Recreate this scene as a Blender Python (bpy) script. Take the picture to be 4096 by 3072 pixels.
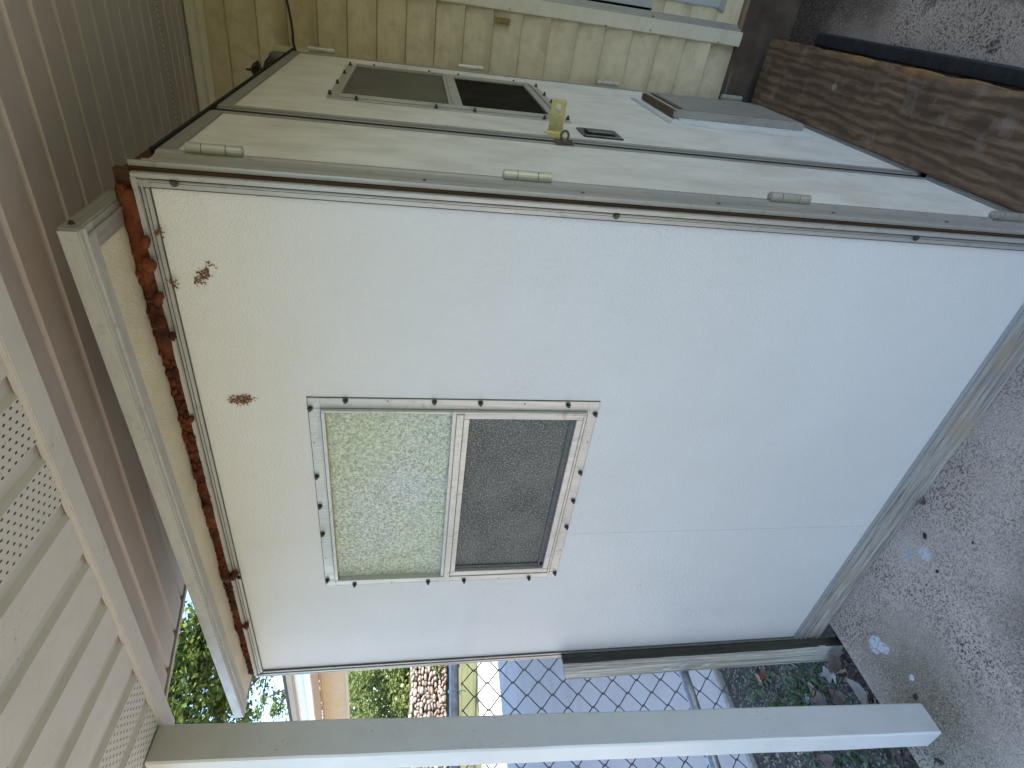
import bpy, bmesh, math, random
from mathutils import Vector, Matrix, noise as mnoise
random.seed(7)
R = math.radians
for o in list(bpy.data.objects): bpy.data.objects.remove(o)
SC = bpy.context.scene
COL = SC.collection

# ------------------------------------------------------------------ camera
cd = bpy.data.cameras.new('camera'); cam = bpy.data.objects.new('camera', cd); COL.objects.link(cam)
cd.sensor_fit = 'HORIZONTAL'; cd.sensor_width = 36.0; cd.lens = 20.519
cd.clip_start = 0.02; cd.clip_end = 2000
RW = [[0.8160912, 0.5751156, 0.0568963], [0.1329435, -0.0910096, -0.9869363], [-0.5624243, 0.8129941, -0.1507300]]
right, down, fwd = [Vector(r) for r in RW]
# the photograph is held sideways: its x axis runs towards the ground
cx, cy, cz = down, right, -fwd
cam.matrix_world = Matrix(((cx.x, cy.x, cz.x, 0.326504), (cx.y, cy.y, cz.y, -1.210731), (cx.z, cy.z, cz.z, 1.511647), (0, 0, 0, 1)))
SC.camera = cam
# ------------------------------------------------------------------ sky, sun, exposure
SUN_EL, SUN_AZ = 52.0, 62.0      # degrees; azimuth from +Y towards +X
w = bpy.data.worlds.new('World'); SC.world = w; w.use_nodes = True
wn = w.node_tree.nodes; wn.clear()
sky = wn.new('ShaderNodeTexSky'); sky.sky_type = 'NISHITA'; sky.sun_disc = False
sky.sun_elevation = R(SUN_EL); sky.sun_rotation = R(SUN_AZ); sky.air_density = 1.0; sky.dust_density = 0.3; sky.ozone_density = 2.6
bg = wn.new('ShaderNodeBackground'); bg.inputs[1].default_value = 0.15
wo = wn.new('ShaderNodeOutputWorld')
w.node_tree.links.new(sky.outputs[0], bg.inputs[0]); w.node_tree.links.new(bg.outputs[0], wo.inputs[0])
sd = bpy.data.lights.new('sun', 'SUN'); sd.energy = 3.9; sd.angle = R(0.5); sd.color = (1.0, 0.94, 0.84)
sun = bpy.data.objects.new('sun', sd); COL.objects.link(sun); sun.location = (6, 4, 12)
sdir = Vector((math.cos(R(SUN_EL)) * math.sin(R(SUN_AZ)), math.cos(R(SUN_EL)) * math.cos(R(SUN_AZ)), math.sin(R(SUN_EL))))
sun.rotation_euler = (-sdir).to_track_quat('-Z', 'Y').to_euler()
SC.view_settings.view_transform = 'Standard'; SC.view_settings.look = 'None'
SC.view_settings.exposure = 1.85; SC.view_settings.gamma = 1.0
SC.cycles.max_bounces = 10; SC.cycles.diffuse_bounces = 6; SC.cycles.glossy_bounces = 4; SC.cycles.transparent_max_bounces = 24
SC.cycles.sample_clamp_indirect = 8.0

# ------------------------------------------------------------------ frames
# the concrete slab drains away from the house; everything built on it leans with it (frame S)
S = Matrix(((0.9998680, 0.0046894, -0.0155533, 0), (-0.0053487, 0.9990768, -0.0426252, 0), (0.0153390, 0.0427027, 0.9989701, 0), (0, 0, 0, 1)))
I4 = Matrix.Identity(4)

# ------------------------------------------------------------------ material helpers
def nn(nt, t, **kw):
    n = nt.nodes.new('ShaderNode' + t)
    for k, v in kw.items():
        if isinstance(k, str) and hasattr(n, k) and k not in n.inputs: setattr(n, k, v)
        else: n.inputs[k].default_value = v
    return n
def lk(nt, a, b): nt.links.new(a, b)
def mapr(nt, val, a, b, c=0.0, d=1.0, smooth=False):
    m = nn(nt, 'MapRange'); m.inputs[1].default_value = a; m.inputs[2].default_value = b; m.inputs[3].default_value = c; m.inputs[4].default_value = d
    if smooth: m.interpolation_type = 'SMOOTHSTEP'
    lk(nt, val, m.inputs[0]); return m.outputs[0]
def mix(nt, fac, a, b, mode='MIX'):
    m = nn(nt, 'Mix'); m.data_type = 'RGBA'; m.blend_type = mode
    for s, v in ((m.inputs[0], fac), (m.inputs[6], a), (m.inputs[7], b)):
        if isinstance(v, (int, float)): s.default_value = v
        elif isinstance(v, tuple): s.default_value = (*v[:3], 1)
        else: lk(nt, v, s)
    return m.outputs[2]
def math_(nt, op, a, b=None):
    m = nn(nt, 'Math'); m.operation = op
    for s, v in ((m.inputs[0], a), (m.inputs[1], b)):
        if v is None: continue
        if isinstance(v, (int, float)): s.default_value = v
        else: lk(nt, v, s)
    return m.outputs[0]
def coords(nt, scale=(1, 1, 1), rot=(0, 0, 0)):
    tc = nn(nt, 'TexCoord'); mp = nn(nt, 'Mapping'); mp.inputs['Scale'].default_value = scale; mp.inputs['Rotation'].default_value = rot
    lk(nt, tc.outputs['Object'], mp.inputs[0]); return mp.outputs[0]
def nz(nt, vec, scale, detail=4, rough=0.55, dist=0.0):
    n = nn(nt, 'TexNoise'); n.inputs['Scale'].default_value = scale; n.inputs['Detail'].default_value = detail
    n.inputs['Roughness'].default_value = rough; n.inputs['Distortion'].default_value = dist
    lk(nt, vec, n.inputs['Vector']); return n.outputs[0]
def voro(nt, vec, scale, feat='F1'):
    n = nn(nt, 'TexVoronoi'); n.feature = feat; n.inputs['Scale'].default_value = scale; lk(nt, vec, n.inputs['Vector']); return n.outputs['Distance']
def new_mat(name, rough=0.6, metal=0.0, spec=0.5):
    m = bpy.data.materials.new(name); m.use_nodes = True; nt = m.node_tree
    b = nt.nodes['Principled BSDF']; b.inputs['Roughness'].default_value = rough; b.inputs['Metallic'].default_value = metal
    b.inputs['Specular IOR Level'].default_value = spec
    return m, nt, b
def bump(nt, b, h, strength=0.3, dist=0.002):
    n = nn(nt, 'Bump'); n.inputs['Strength'].default_value = strength; n.inputs['Distance'].default_value = dist
    lk(nt, h, n.inputs['Height']); lk(nt, n.outputs[0], b.inputs['Normal']); return n
def blob(nt, vec, p, r, amp, scale, soft=0.25):
    """mask of one irregular mark centred at p"""
    v = nn(nt, 'VectorMath'); v.operation = 'DISTANCE'; lk(nt, vec, v.inputs[0]); v.inputs[1].default_value = p
    n = nz(nt, vec, scale, 3)
    d = math_(nt, 'ADD', v.outputs['Value'], math_(nt, 'MULTIPLY', math_(nt, 'SUBTRACT', n, 0.5), amp))
    return mapr(nt, d, r * (1 - soft), r, 1.0, 0.0)

def simple(name, c1, c2, scale=8, rough=0.6, metal=0.0, bscale=0, bstr=0.2, stretch=(1, 1, 1), spec=0.5, bdist=0.002, detail=5):
    m, nt, b = new_mat(name, rough, metal, spec)
    v = coords(nt, stretch)
    f = mapr(nt, nz(nt, v, scale, detail), 0.3, 0.7)
    lk(nt, mix(nt, f, c1, c2), b.inputs['Base Color'])
    if bscale: bump(nt, b, nz(nt, v, bscale, 3), bstr, bdist)
    return m

def frp(name, c1, c2, dirt, dirt_amt):
    m, nt, b = new_mat(name, 0.42, 0, 0.45)
    v = coords(nt)
    base = mix(nt, mapr(nt, nz(nt, v, 3.0, 5), 0.3, 0.7), c1, c2)
    sm = coords(nt, (1, 1, 0.6))
    d = math_(nt, 'MULTIPLY', mapr(nt, nz(nt, sm, 9.0, 7, 0.65, 0.4), 0.42, 0.72), dirt_amt)
    base = mix(nt, d, base, dirt)
    sp = math_(nt, 'MULTIPLY', mapr(nt, voro(nt, v, 13.0), 0.035, 0.02), mapr(nt, nz(nt, v, 5.3, 2), 0.60, 0.66))
    base = mix(nt, math_(nt, 'MULTIPLY', sp, 0.75), base, (0.12, 0.11, 0.09))
    lk(nt, base, b.inputs['Base Color'])
    g = nz(nt, v, 200, 2, 0.5, 0.7)
    bump(nt, b, mapr(nt, g, 0.35, 0.65), 0.42, 0.0022)
    lk(nt, mapr(nt, nz(nt, v, 60, 3), 0.3, 0.7, 0.36, 0.5), b.inputs['Roughness'])
    return m

def alu(name, c=(0.50, 0.475, 0.44), rough=0.42, stretch=(60, 60, 2), metal=0.5, dirt=(0.22, 0.20, 0.17)):
    m, nt, b = new_mat(name, rough, metal)
    v = coords(nt, stretch)
    st = mapr(nt, nz(nt, v, 3.0, 5, 0.6), 0.3, 0.7)
    base = mix(nt, math_(nt, 'MULTIPLY', st, 0.55), c, tuple(x * 0.72 for x in c))
    v2 = coords(nt)
    base = mix(nt, math_(nt, 'MULTIPLY', mapr(nt, nz(nt, v2, 40, 6, 0.7), 0.56, 0.7), 0.55), base, dirt)
    lk(nt, base, b.inputs['Base Color'])
    lk(nt, mapr(nt, st, 0, 1, rough - 0.08, rough + 0.16), b.inputs['Roughness'])
    bump(nt, b, st, 0.08, 0.0005)
    return m

def wood(name, dark, light, axis='x', scale=5.0, rough=0.8, stain=None, contrast=(0.32, 0.68), bstr=0.5):
    m, nt, b = new_mat(name, rough, 0, 0.25)
    s = {'x': (0.35, 9, 9), 'y': (9, 0.35, 9), 'z': (9, 9, 0.35)}[axis]
    v = coords(nt, s)
    g = nz(nt, v, scale, 7, 0.62, 1.1)
    fine = nz(nt, coords(nt, tuple(k * 5 for k in s)), scale * 1.6, 3, 0.6)
    h = math_(nt, 'ADD', math_(nt, 'MULTIPLY', g, 0.65), math_(nt, 'MULTIPLY', fine, 0.35))
    base = mix(nt, mapr(nt, h, *contrast), dark, light)
    if stain:
        base = mix(nt, math_(nt, 'MULTIPLY', mapr(nt, nz(nt, coords(nt), 6, 5), 0.5, 0.72), 0.75), base, stain)
    lk(nt, base, b.inputs['Base Color'])
    bump(nt, b, h, bstr, 0.004)
    return m

def vinyl(name, c1, c2, grain_axis='x', dirt=(0.2, 0.18, 0.12), dirt_amt=0.3, rough=0.55):
    m, nt, b = new_mat(name, rough, 0, 0.35)
    v = coords(nt)
    base = mix(nt, mapr(nt, nz(nt, v, 4, 5), 0.3, 0.7), c1, c2)
    base = mix(nt, math_(nt, 'MULTIPLY', mapr(nt, nz(nt, v, 17, 7, 0.7), 0.46, 0.75), dirt_amt), base, dirt)
    spots = math_(nt, 'MULTIPLY', mapr(nt, nz(nt, v, 120, 2), 0.66, 0.7), mapr(nt, nz(nt, v, 6, 3), 0.5, 0.6))
    base = mix(nt, math_(nt, 'MULTIPLY', spots, 0.45), base, (0.15, 0.13, 0.1))
    lk(nt, base, b.inputs['Base Color'])
    s = {'x': (1.2, 60, 60), 'y': (60, 1.2, 60), 'z': (60, 60, 1.2)}[grain_axis]
    bump(nt, b, nz(nt, coords(nt, s), 3.2, 4, 0.6, 0.6), 0.28, 0.0015)
    return m

M = {}
M['frp'] = frp('embossed_white_panel', (0.675, 0.645, 0.62), (0.64, 0.61, 0.58), (0.60, 0.58, 0.50), 0.14)
M['frp_door'] = frp('grimy_white_panel', (0.82, 0.775, 0.715), (0.77, 0.72, 0.655), (0.46, 0.39, 0.31), 0.55)
M['frp_roof'] = frp('roof_underside_panel', (0.72, 0.65, 0.49), (0.66, 0.59, 0.44), (0.40, 0.33, 0.22), 0.3)
M['alu'] = alu('aged_aluminium')
M['alu_x'] = alu('aged_aluminium_rail', stretch=(2, 60, 60))
M['alu_y'] = alu('aged_aluminium_head', stretch=(60, 2, 60), c=(0.40, 0.375, 0.35))
M['alu_win'] = alu('window_aluminium', c=(0.56, 0.53, 0.485), rough=0.38, metal=0.5)
M['alu_door'] = alu('dull_door_edging', c=(0.46, 0.43, 0.395), rough=0.45, metal=0.5)
M['galv'] = simple('galvanised_steel', (0.30, 0.32, 0.34), (0.52, 0.55, 0.58), 35, 0.38, 0.85, 90, 0.15)
M['wire'] = simple('weathered_wire', (0.06, 0.065, 0.07), (0.16, 0.165, 0.17), 60, 0.5, 0.6)
M['zinc'] = simple('yellow_zinc', (0.72, 0.66, 0.36), (0.50, 0.44, 0.22), 60, 0.3, 0.8, 120, 0.15)
M['rust'] = simple('rusted_steel', (0.10, 0.075, 0.05), (0.22, 0.18, 0.13), 50, 0.5, 0.6, 120, 0.3)
M['screw'] = simple('dark_screw', (0.035, 0.035, 0.03), (0.10, 0.10, 0.09), 80, 0.45, 0.5)
M['black_metal'] = simple('black_latch', (0.03, 0.03, 0.032), (0.10, 0.10, 0.10), 40, 0.3, 0.7)
M['black'] = simple('black_gap', (0.006, 0.006, 0.006), (0.012, 0.011, 0.01), 10, 0.9)
M['black_paint'] = simple('black_lantern_paint', (0.012, 0.012, 0.012), (0.04, 0.04, 0.038), 30, 0.4, 0, 60, 0.3)
M['rubber'] = simple('black_rubber', (0.012, 0.013, 0.016), (0.035, 0.037, 0.042), 30, 0.55, 0, 150, 0.5)
M['white_pvc'] = simple('white_plastic', (0.78, 0.78, 0.76), (0.66, 0.65, 0.62), 15, 0.35)
M['tan_flap'] = simple('dusty_flap', (0.30, 0.27, 0.235), (0.40, 0.365, 0.32), 12, 0.6)
M['brass'] = simple('tarnished_brass', (0.34, 0.23, 0.07), (0.22, 0.14, 0.05), 40, 0.4, 0.6)
M['core'] = wood('panel_core_plywood', (0.015, 0.008, 0.004), (0.10, 0.05, 0.018), 'z', 6)
M['sill'] = wood('weathered_lumber', (0.10, 0.082, 0.070), (0.52, 0.465, 0.41), 'x', 6, stain=(0.36, 0.28, 0.19), contrast=(0.36, 0.62))
M['stud'] = wood('weathered_stud', (0.10, 0.095, 0.08), (0.56, 0.53, 0.46), 'z', 6, stain=(0.30, 0.29, 0.20), contrast=(0.36, 0.62))
M['stud_dark'] = M['stud']
M['ply'] = wood('water_stained_plywood', (0.045, 0.026, 0.016), (0.215, 0.15, 0.10), 'y', 3.2, 0.75, stain=(0.085, 0.062, 0.045), contrast=(0.25, 0.75))
M['board_tan'] = wood('threshold_wood', (0.16, 0.11, 0.06), (0.34, 0.25, 0.15), 'x', 5)
def lap_dirt_shade(m):
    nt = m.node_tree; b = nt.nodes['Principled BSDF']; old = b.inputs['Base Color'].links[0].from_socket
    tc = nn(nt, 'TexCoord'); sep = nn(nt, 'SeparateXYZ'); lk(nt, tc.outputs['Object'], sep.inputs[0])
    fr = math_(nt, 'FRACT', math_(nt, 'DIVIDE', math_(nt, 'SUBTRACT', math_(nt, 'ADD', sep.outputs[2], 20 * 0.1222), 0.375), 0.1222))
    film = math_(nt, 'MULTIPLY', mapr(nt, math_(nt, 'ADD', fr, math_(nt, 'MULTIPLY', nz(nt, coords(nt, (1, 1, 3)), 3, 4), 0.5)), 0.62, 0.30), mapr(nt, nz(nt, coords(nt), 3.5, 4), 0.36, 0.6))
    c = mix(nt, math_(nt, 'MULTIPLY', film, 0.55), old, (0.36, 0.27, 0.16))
    crease = mapr(nt, fr, 0.965, 0.99)  # lap shadow line painted into the colour under each lip
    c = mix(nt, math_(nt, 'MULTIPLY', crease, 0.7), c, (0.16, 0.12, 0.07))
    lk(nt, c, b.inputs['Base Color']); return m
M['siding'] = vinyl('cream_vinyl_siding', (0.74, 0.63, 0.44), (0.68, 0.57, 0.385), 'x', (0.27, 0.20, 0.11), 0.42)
lap_dirt_shade(M['siding'])
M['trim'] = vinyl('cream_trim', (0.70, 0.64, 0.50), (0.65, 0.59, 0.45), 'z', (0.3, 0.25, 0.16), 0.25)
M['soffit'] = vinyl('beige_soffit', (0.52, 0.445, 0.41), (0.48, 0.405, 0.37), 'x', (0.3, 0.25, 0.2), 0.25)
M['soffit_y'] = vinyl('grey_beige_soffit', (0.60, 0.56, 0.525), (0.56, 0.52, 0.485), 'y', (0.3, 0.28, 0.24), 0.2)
M['found'] = simple('damp_foundation', (0.055, 0.036, 0.024), (0.13, 0.09, 0.062), 9, 0.9, 0, 60, 0.5)
M['door_paint'] = simple('grey_door_paint', (0.40, 0.41, 0.40), (0.46, 0.47, 0.455), 5, 0.45)

def perf_mat(name, src_c1, src_c2, x_along=True):
    m = vinyl(name, src_c1, src_c2, 'x' if x_along else 'y', (0.3, 0.28, 0.24), 0.15)
    nt = m.node_tree; b = nt.nodes['Principled BSDF']
    tc = nn(nt, 'TexCoord'); sep = nn(nt, 'SeparateXYZ'); lk(nt, tc.outputs['Object'], sep.inputs[0])
    L, A = (sep.outputs[0], sep.outputs[1]) if x_along else (sep.outputs[1], sep.outputs[0])
    row = math_(nt, 'DIVIDE', A, 0.0142)
    fr = math_(nt, 'SUBTRACT', math_(nt, 'FRACT', row), 0.5)
    odd = math_(nt, 'MULTIPLY', math_(nt, 'MODULO', math_(nt, 'FLOOR', math_(nt, 'ADD', row, 1000)), 2.0), 0.5)
    fl = math_(nt, 'SUBTRACT', math_(nt, 'FRACT', math_(nt, 'ADD', math_(nt, 'DIVIDE', L, 0.0175), odd)), 0.5)
    d = math_(nt, 'ADD', math_(nt, 'POWER', math_(nt, 'DIVIDE', fr, 0.15), 2.0), math_(nt, 'POWER', math_(nt, 'DIVIDE', fl, 0.21), 2.0))
    hole = mapr(nt, d, 1.15, 0.85)
    if not x_along:   # punched only in the flat face of each board
        hole = math_(nt, 'MULTIPLY', hole, mapr(nt, sep.outputs[2], 2.2082, 2.2075))
    old = b.inputs['Base Color'].links[0].from_socket
    lk(nt, mix(nt, hole, old, (0.03, 0.029, 0.03)), b.inputs['Base Color'])
    return m
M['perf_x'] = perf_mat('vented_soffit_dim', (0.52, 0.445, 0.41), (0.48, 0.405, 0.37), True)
M['perf_y'] = perf_mat('vented_soffit', (0.60, 0.56, 0.525), (0.56, 0.52, 0.485), False)

def post_mat():
    m, nt, b = new_mat('brushed_white_paint', 0.5, 0, 0.4)
    v = coords(nt)
    base = mix(nt, mapr(nt, nz(nt, v, 6, 5), 0.3, 0.7), (0.74, 0.745, 0.73), (0.66, 0.66, 0.635))
    scr = math_(nt, 'MULTIPLY', mapr(nt, nz(nt, coords(nt, (50, 50, 6)), 2.0, 6, 0.7), 0.60, 0.72), mapr(nt, nz(nt, v, 7, 3), 0.45, 0.6))
    base = mix(nt, math_(nt, 'MULTIPLY', scr, 0.45), base, (0.33, 0.31, 0.27))
    sp = math_(nt, 'MULTIPLY', mapr(nt, voro(nt, v, 26), 0.07, 0.04), mapr(nt, nz(nt, v, 9, 2), 0.56, 0.6))
    base = mix(nt, math_(nt, 'MULTIPLY', sp, 0.8), base, (0.10, 0.09, 0.08))
    lk(nt, base, b.inputs['Base Color'])
    bump(nt, b, nz(nt, coords(nt, (120, 120, 10)), 2.5, 4), 0.3, 0.0012)
    return m
M['post'] = post_mat()
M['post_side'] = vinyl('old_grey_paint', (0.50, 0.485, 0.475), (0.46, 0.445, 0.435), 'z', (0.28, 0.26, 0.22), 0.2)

def concrete(name, c1, c2, pit, speck_amt, marks=(), olive=None):
    m, nt, b = new_mat(name, 0.88, 0, 0.25)
    v = coords(nt)
    base = mix(nt, mapr(nt, nz(nt, v, 2.2, 6, 0.6), 0.32, 0.68), c1, c2)
    if olive:
        for (p, r, c, amt) in olive:
            base = mix(nt, math_(nt, 'MULTIPLY', blob(nt, v, p, r, r * 1.1, 4.0, 0.7), amt), base, c)
    wear = mapr(nt, nz(nt, v, 3.1, 4), 0.36, 0.62)
    s1 = mapr(nt, nz(nt, v, 150, 3, 0.6), 0.51, 0.60)
    s2 = mapr(nt, nz(nt, v, 380, 2, 0.5), 0.52, 0.64)
    base = mix(nt, math_(nt, 'MULTIPLY', math_(nt, 'MULTIPLY', s1, wear), speck_amt), base, pit)
    base = mix(nt, math_(nt, 'MULTIPLY', s2, speck_amt * 0.5), base, tuple(x * 0.8 for x in pit))
    li = math_(nt, 'MULTIPLY', mapr(nt, nz(nt, v, 260, 2, 0.5, 0.5), 0.56, 0.68), 0.35)
    base = mix(nt, li, base, tuple(min(1, x * 1.5) for x in c2))
    for (p, r, amp, sc, c) in marks:
        holes = mapr(nt, nz(nt, v, 90, 3), 0.38, 0.52, 0.25, 1.0)
        base = mix(nt, math_(nt, 'MULTIPLY', blob(nt, v, p, r, amp, sc), holes), base, c)
    lk(nt, base, b.inputs['Base Color'])
    h = math_(nt, 'SUBTRACT', nz(nt, v, 60, 5, 0.65), math_(nt, 'MULTIPLY', s1, 0.8))
    bump(nt, b, h, 0.6, 0.003)
    return m
Zs = -0.118
WH = (0.60, 0.60, 0.60)
M['slab'] = concrete('porch_concrete', (0.52, 0.395, 0.295), (0.66, 0.53, 0.42), (0.06, 0.042, 0.031), 0.95,
    marks=[((-1.445, -0.175, Zs), 0.033, 0.03, 22, WH), ((-1.42, -0.205, Zs), 0.024, 0.025, 30, WH), ((-1.02, -0.113, Zs), 0.026, 0.03, 26, WH), ((-1.066, -0.077, Zs), 0.021, 0.025, 30, (0.45, 0.44, 0.43)),
           ((-1.39, -0.325, Zs), 0.012, 0.02, 45, WH), ((0.62, 0.55, Zs), 0.20, 0.22, 5, (0.07, 0.06, 0.052)), ((0.60, 1.0, Zs), 0.16, 0.2, 6, (0.06, 0.052, 0.045)), ((0.36, 0.62, Zs), 0.03, 0.10, 12, (0.10, 0.085, 0.07))],
    olive=[((-1.42, -0.40, Zs), 0.34, (0.17, 0.145, 0.085), 0.75), ((0.4, 1.75, Zs), 0.75, (0.085, 0.058, 0.040), 0.95), ((1.0, 1.5, Zs), 0.7, (0.11, 0.085, 0.065), 0.8), ((-0.8, -0.55, Zs), 0.35, (0.15, 0.115, 0.08), 0.7)])
M['drive'] = concrete('driveway_concrete', (0.60, 0.51, 0.445), (0.68, 0.58, 0.51), (0.2, 0.19, 0.18), 0.3)
M['bounce_pave'] = concrete('bounce_walk_concrete', (0.50, 0.43, 0.36), (0.58, 0.51, 0.43), (0.2, 0.18, 0.15), 0.3)  # for the added ground that bounces warm sunlight
M['kerb'] = concrete('pale_concrete_edge', (0.52, 0.48, 0.42), (0.66, 0.62, 0.56), (0.2, 0.18, 0.15), 0.5)
M['gravel_bed'] = simple('soil_and_grit', (0.035, 0.028, 0.02), (0.14, 0.115, 0.085), 45, 0.95, 0, 90, 0.8, bdist=0.01)
M['grass'] = simple('lawn', (0.095, 0.105, 0.032), (0.155, 0.15, 0.055), 1.2, 0.95, 0, 40, 0.8, bdist=0.03)
M['roofing'] = simple('asphalt_shingle', (0.06, 0.055, 0.05), (0.10, 0.095, 0.09), 20, 0.95, 0, 60, 0.5)
M['foam'] = None
def foam_mat():
    m, nt, b = new_mat('expanding_foam', 0.8, 0, 0.3)
    v = coords(nt)
    f = mapr(nt, nz(nt, v, 26, 5, 0.6), 0.3, 0.7)
    base = mix(nt, f, (0.018, 0.004, 0.0015), (0.135, 0.030, 0.008))
    base = mix(nt, math_(nt, 'MULTIPLY', mapr(nt, nz(nt, v, 9, 3), 0.52, 0.68), 0.5), base, (0.22, 0.062, 0.015))
    lk(nt, base, b.inputs['Base Color'])
    bump(nt, b, nz(nt, v, 90, 5, 0.65), 0.9, 0.006)
    return m
M['foam'] = foam_mat()
M['smear'] = simple('dried_foam_smear', (0.07, 0.022, 0.006), (0.24, 0.11, 0.035), 120, 0.7)

def glass_mat(name, c1, c2, rough, bscale, bstr, spec=0.8, coat=0.6):
    m, nt, b = new_mat(name, rough, 0, spec)
    v = coords(nt)
    base = mix(nt, mapr(nt, nz(nt, v, 7, 4), 0.3, 0.7), c1, c2)
    lk(nt, base, b.inputs['Base Color'])
    b.inputs['Coat Weight'].default_value = coat; b.inputs['Coat Roughness'].default_value = 0.08
    n = bump(nt, b, nz(nt, v, bscale, 2, 0.5, 1.0), bstr, 0.006)
    lk(nt, n.outputs[0], b.inputs['Coat Normal'])
    return m
def pebbled_glass():
    """obscure pane: green glow and sparkle are painted in; an added side opening lights it"""
    m, nt, b = new_mat('pebbled_glass', 0.22, 0, 0.9)
    b.inputs['Base Color'].default_value = (0.80, 0.86, 0.72, 1)
    b.inputs['Transmission Weight'].default_value = 0.35
    v = coords(nt)
    c = mix(nt, mapr(nt, nz(nt, v, 3.4, 3), 0.30, 0.66), (0.92, 0.92, 0.84), (0.86, 0.91, 0.56))  # yellow-green patches paint the yard light showing in the glass
    c = mix(nt, math_(nt, 'MULTIPLY', mapr(nt, nz(nt, v, 120, 3, 0.6, 1.0), 0.44, 0.58), 0.62), c, (0.30, 0.32, 0.22))  # pebble sparkle painted as pale cells in a dark network
    lk(nt, c, b.inputs['Base Color'])
    n = bump(nt, b, nz(nt, v, 95, 2, 0.5, 1.2), 0.9, 0.010)
    return m
M['pane'] = pebbled_glass()
M['pane_dark'] = glass_mat('dim_pane', (0.115, 0.105, 0.078), (0.15, 0.135, 0.10), 0.7, 4, 0.05, 0.15, 0.0)
M['pane_black'] = glass_mat('dark_pane', (0.012, 0.010, 0.008), (0.03, 0.024, 0.018), 0.85, 4, 0.03, 0.05, 0.0)
def screen_mat():
    m, nt, b = new_mat('insect_mesh', 0.6, 0.1, 0.4)
    v = coords(nt)
    base = mix(nt, mapr(nt, nz(nt, v, 9, 5), 0.35, 0.7), (0.055, 0.052, 0.045), (0.11, 0.105, 0.09))
    g = mapr(nt, nz(nt, v, 230, 3, 0.6), 0.48, 0.66)
    base = mix(nt, math_(nt, 'MULTIPLY', g, 0.8), base, (0.32, 0.31, 0.275))
    # pale flecks above paint light sparkles into the mesh colour
    lk(nt, base, b.inputs['Base Color'])
    bump(nt, b, nz(nt, v, 220, 2), 0.6, 0.003)
    return m
M['screen'] = screen_mat()

def leaf_mat(name, cols, trans=0.35):
    m = bpy.data.materials.new(name); m.use_nodes = True; nt = m.node_tree; nt.nodes.clear()
    g = nn(nt, 'NewGeometry'); r = nn(nt, 'ValToRGB'); e = r.color_ramp.elements
    e[0].color = (*cols[0], 1); e[1].color = (*cols[-1], 1)
    for i, c in enumerate(cols[1:-1]):
        x = r.color_ramp.elements.new((i + 1) / (len(cols) - 1)); x.color = (*c, 1)
    lk(nt, g.outputs['Random Per Island'], r.inputs[0])
    d = nn(nt, 'BsdfPrincipled'); d.inputs['Roughness'].default_value = 0.45; lk(nt, r.outputs[0], d.inputs['Base Color'])
    t = nn(nt, 'BsdfTranslucent'); br = nn(nt, 'HueSaturation'); br.inputs['Value'].default_value = 1.8; br.inputs['Hue'].default_value = 0.48
    lk(nt, r.outputs[0], br.inputs['Color']); lk(nt, br.outputs[0], t.inputs[0])
    ms = nn(nt, 'MixShader'); ms.inputs[0].default_value = trans; lk(nt, d.outputs[0], ms.inputs[1]); lk(nt, t.outputs[0], ms.inputs[2])
    o = nn(nt, 'OutputMaterial'); lk(nt, ms.outputs[0], o.inputs[0]); return m
M['leaf_a'] = leaf_mat('tree_leaves', [(0.02, 0.045, 0.012), (0.05, 0.09, 0.02), (0.09, 0.14, 0.03), (0.16, 0.21, 0.05)], 0.4)
M['leaf_b'] = leaf_mat('hedge_leaves', [(0.11, 0.15, 0.05), (0.17, 0.22, 0.075), (0.23, 0.28, 0.10)], 0.35)
M['leaf_c'] = leaf_mat('pale_hedge_leaves', [(0.14, 0.19, 0.10), (0.20, 0.26, 0.15), (0.26, 0.31, 0.19)], 0.35)
M['weed'] = leaf_mat('weed_leaves', [(0.05, 0.10, 0.03), (0.09, 0.16, 0.05), (0.13, 0.20, 0.09)], 0.3)
M['pebble'] = leaf_mat('pebbles', [(0.06, 0.045, 0.03), (0.20, 0.155, 0.095), (0.36, 0.29, 0.19), (0.10, 0.08, 0.055), (0.46, 0.40, 0.30), (0.14, 0.11, 0.07)], 0.0)
M['bark'] = wood('bark', (0.05, 0.035, 0.025), (0.16, 0.12, 0.09), 'z', 4)
M['stone'] = leaf_mat('wall_stones', [(0.24, 0.17, 0.13), (0.36, 0.28, 0.23), (0.16, 0.135, 0.12), (0.42, 0.35, 0.30), (0.28, 0.20, 0.17)], 0.0)
M['dead1'] = simple('dry_tan_leaf', (0.30, 0.19, 0.10), (0.42, 0.29, 0.17), 25, 0.7)
M['dead2'] = simple('dry_brown_leaf', (0.13, 0.085, 0.06), (0.24, 0.17, 0.125), 25, 0.7)
M['dead3'] = simple('rust_red_leaf', (0.16, 0.04, 0.015), (0.26, 0.09, 0.03), 25, 0.65)
M['dead4'] = simple('grey_dry_leaf', (0.28, 0.235, 0.20), (0.40, 0.35, 0.31), 25, 0.75)
M['litter'] = leaf_mat('leaf_litter', [(0.03, 0.016, 0.010), (0.075, 0.04, 0.026), (0.14, 0.085, 0.055), (0.05, 0.03, 0.02)], 0.1)
M['clod'] = simple('dark_dirt', (0.012, 0.011, 0.010), (0.05, 0.045, 0.04), 60, 0.9, 0, 90, 0.7)
M['carport'] = vinyl('tan_carport_boards', (0.55, 0.42, 0.27), (0.50, 0.37, 0.23), 'x', (0.36, 0.22, 0.1), 0.4)
M['carport_rib'] = vinyl('tan_carport_soffit', (0.58, 0.46, 0.35), (0.52, 0.41, 0.30), 'x', (0.3, 0.2, 0.1), 0.2)
M['gutter'] = simple('white_gutter_metal', (0.78, 0.77, 0.76), (0.68, 0.67, 0.66), 6, 0.4)

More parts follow.
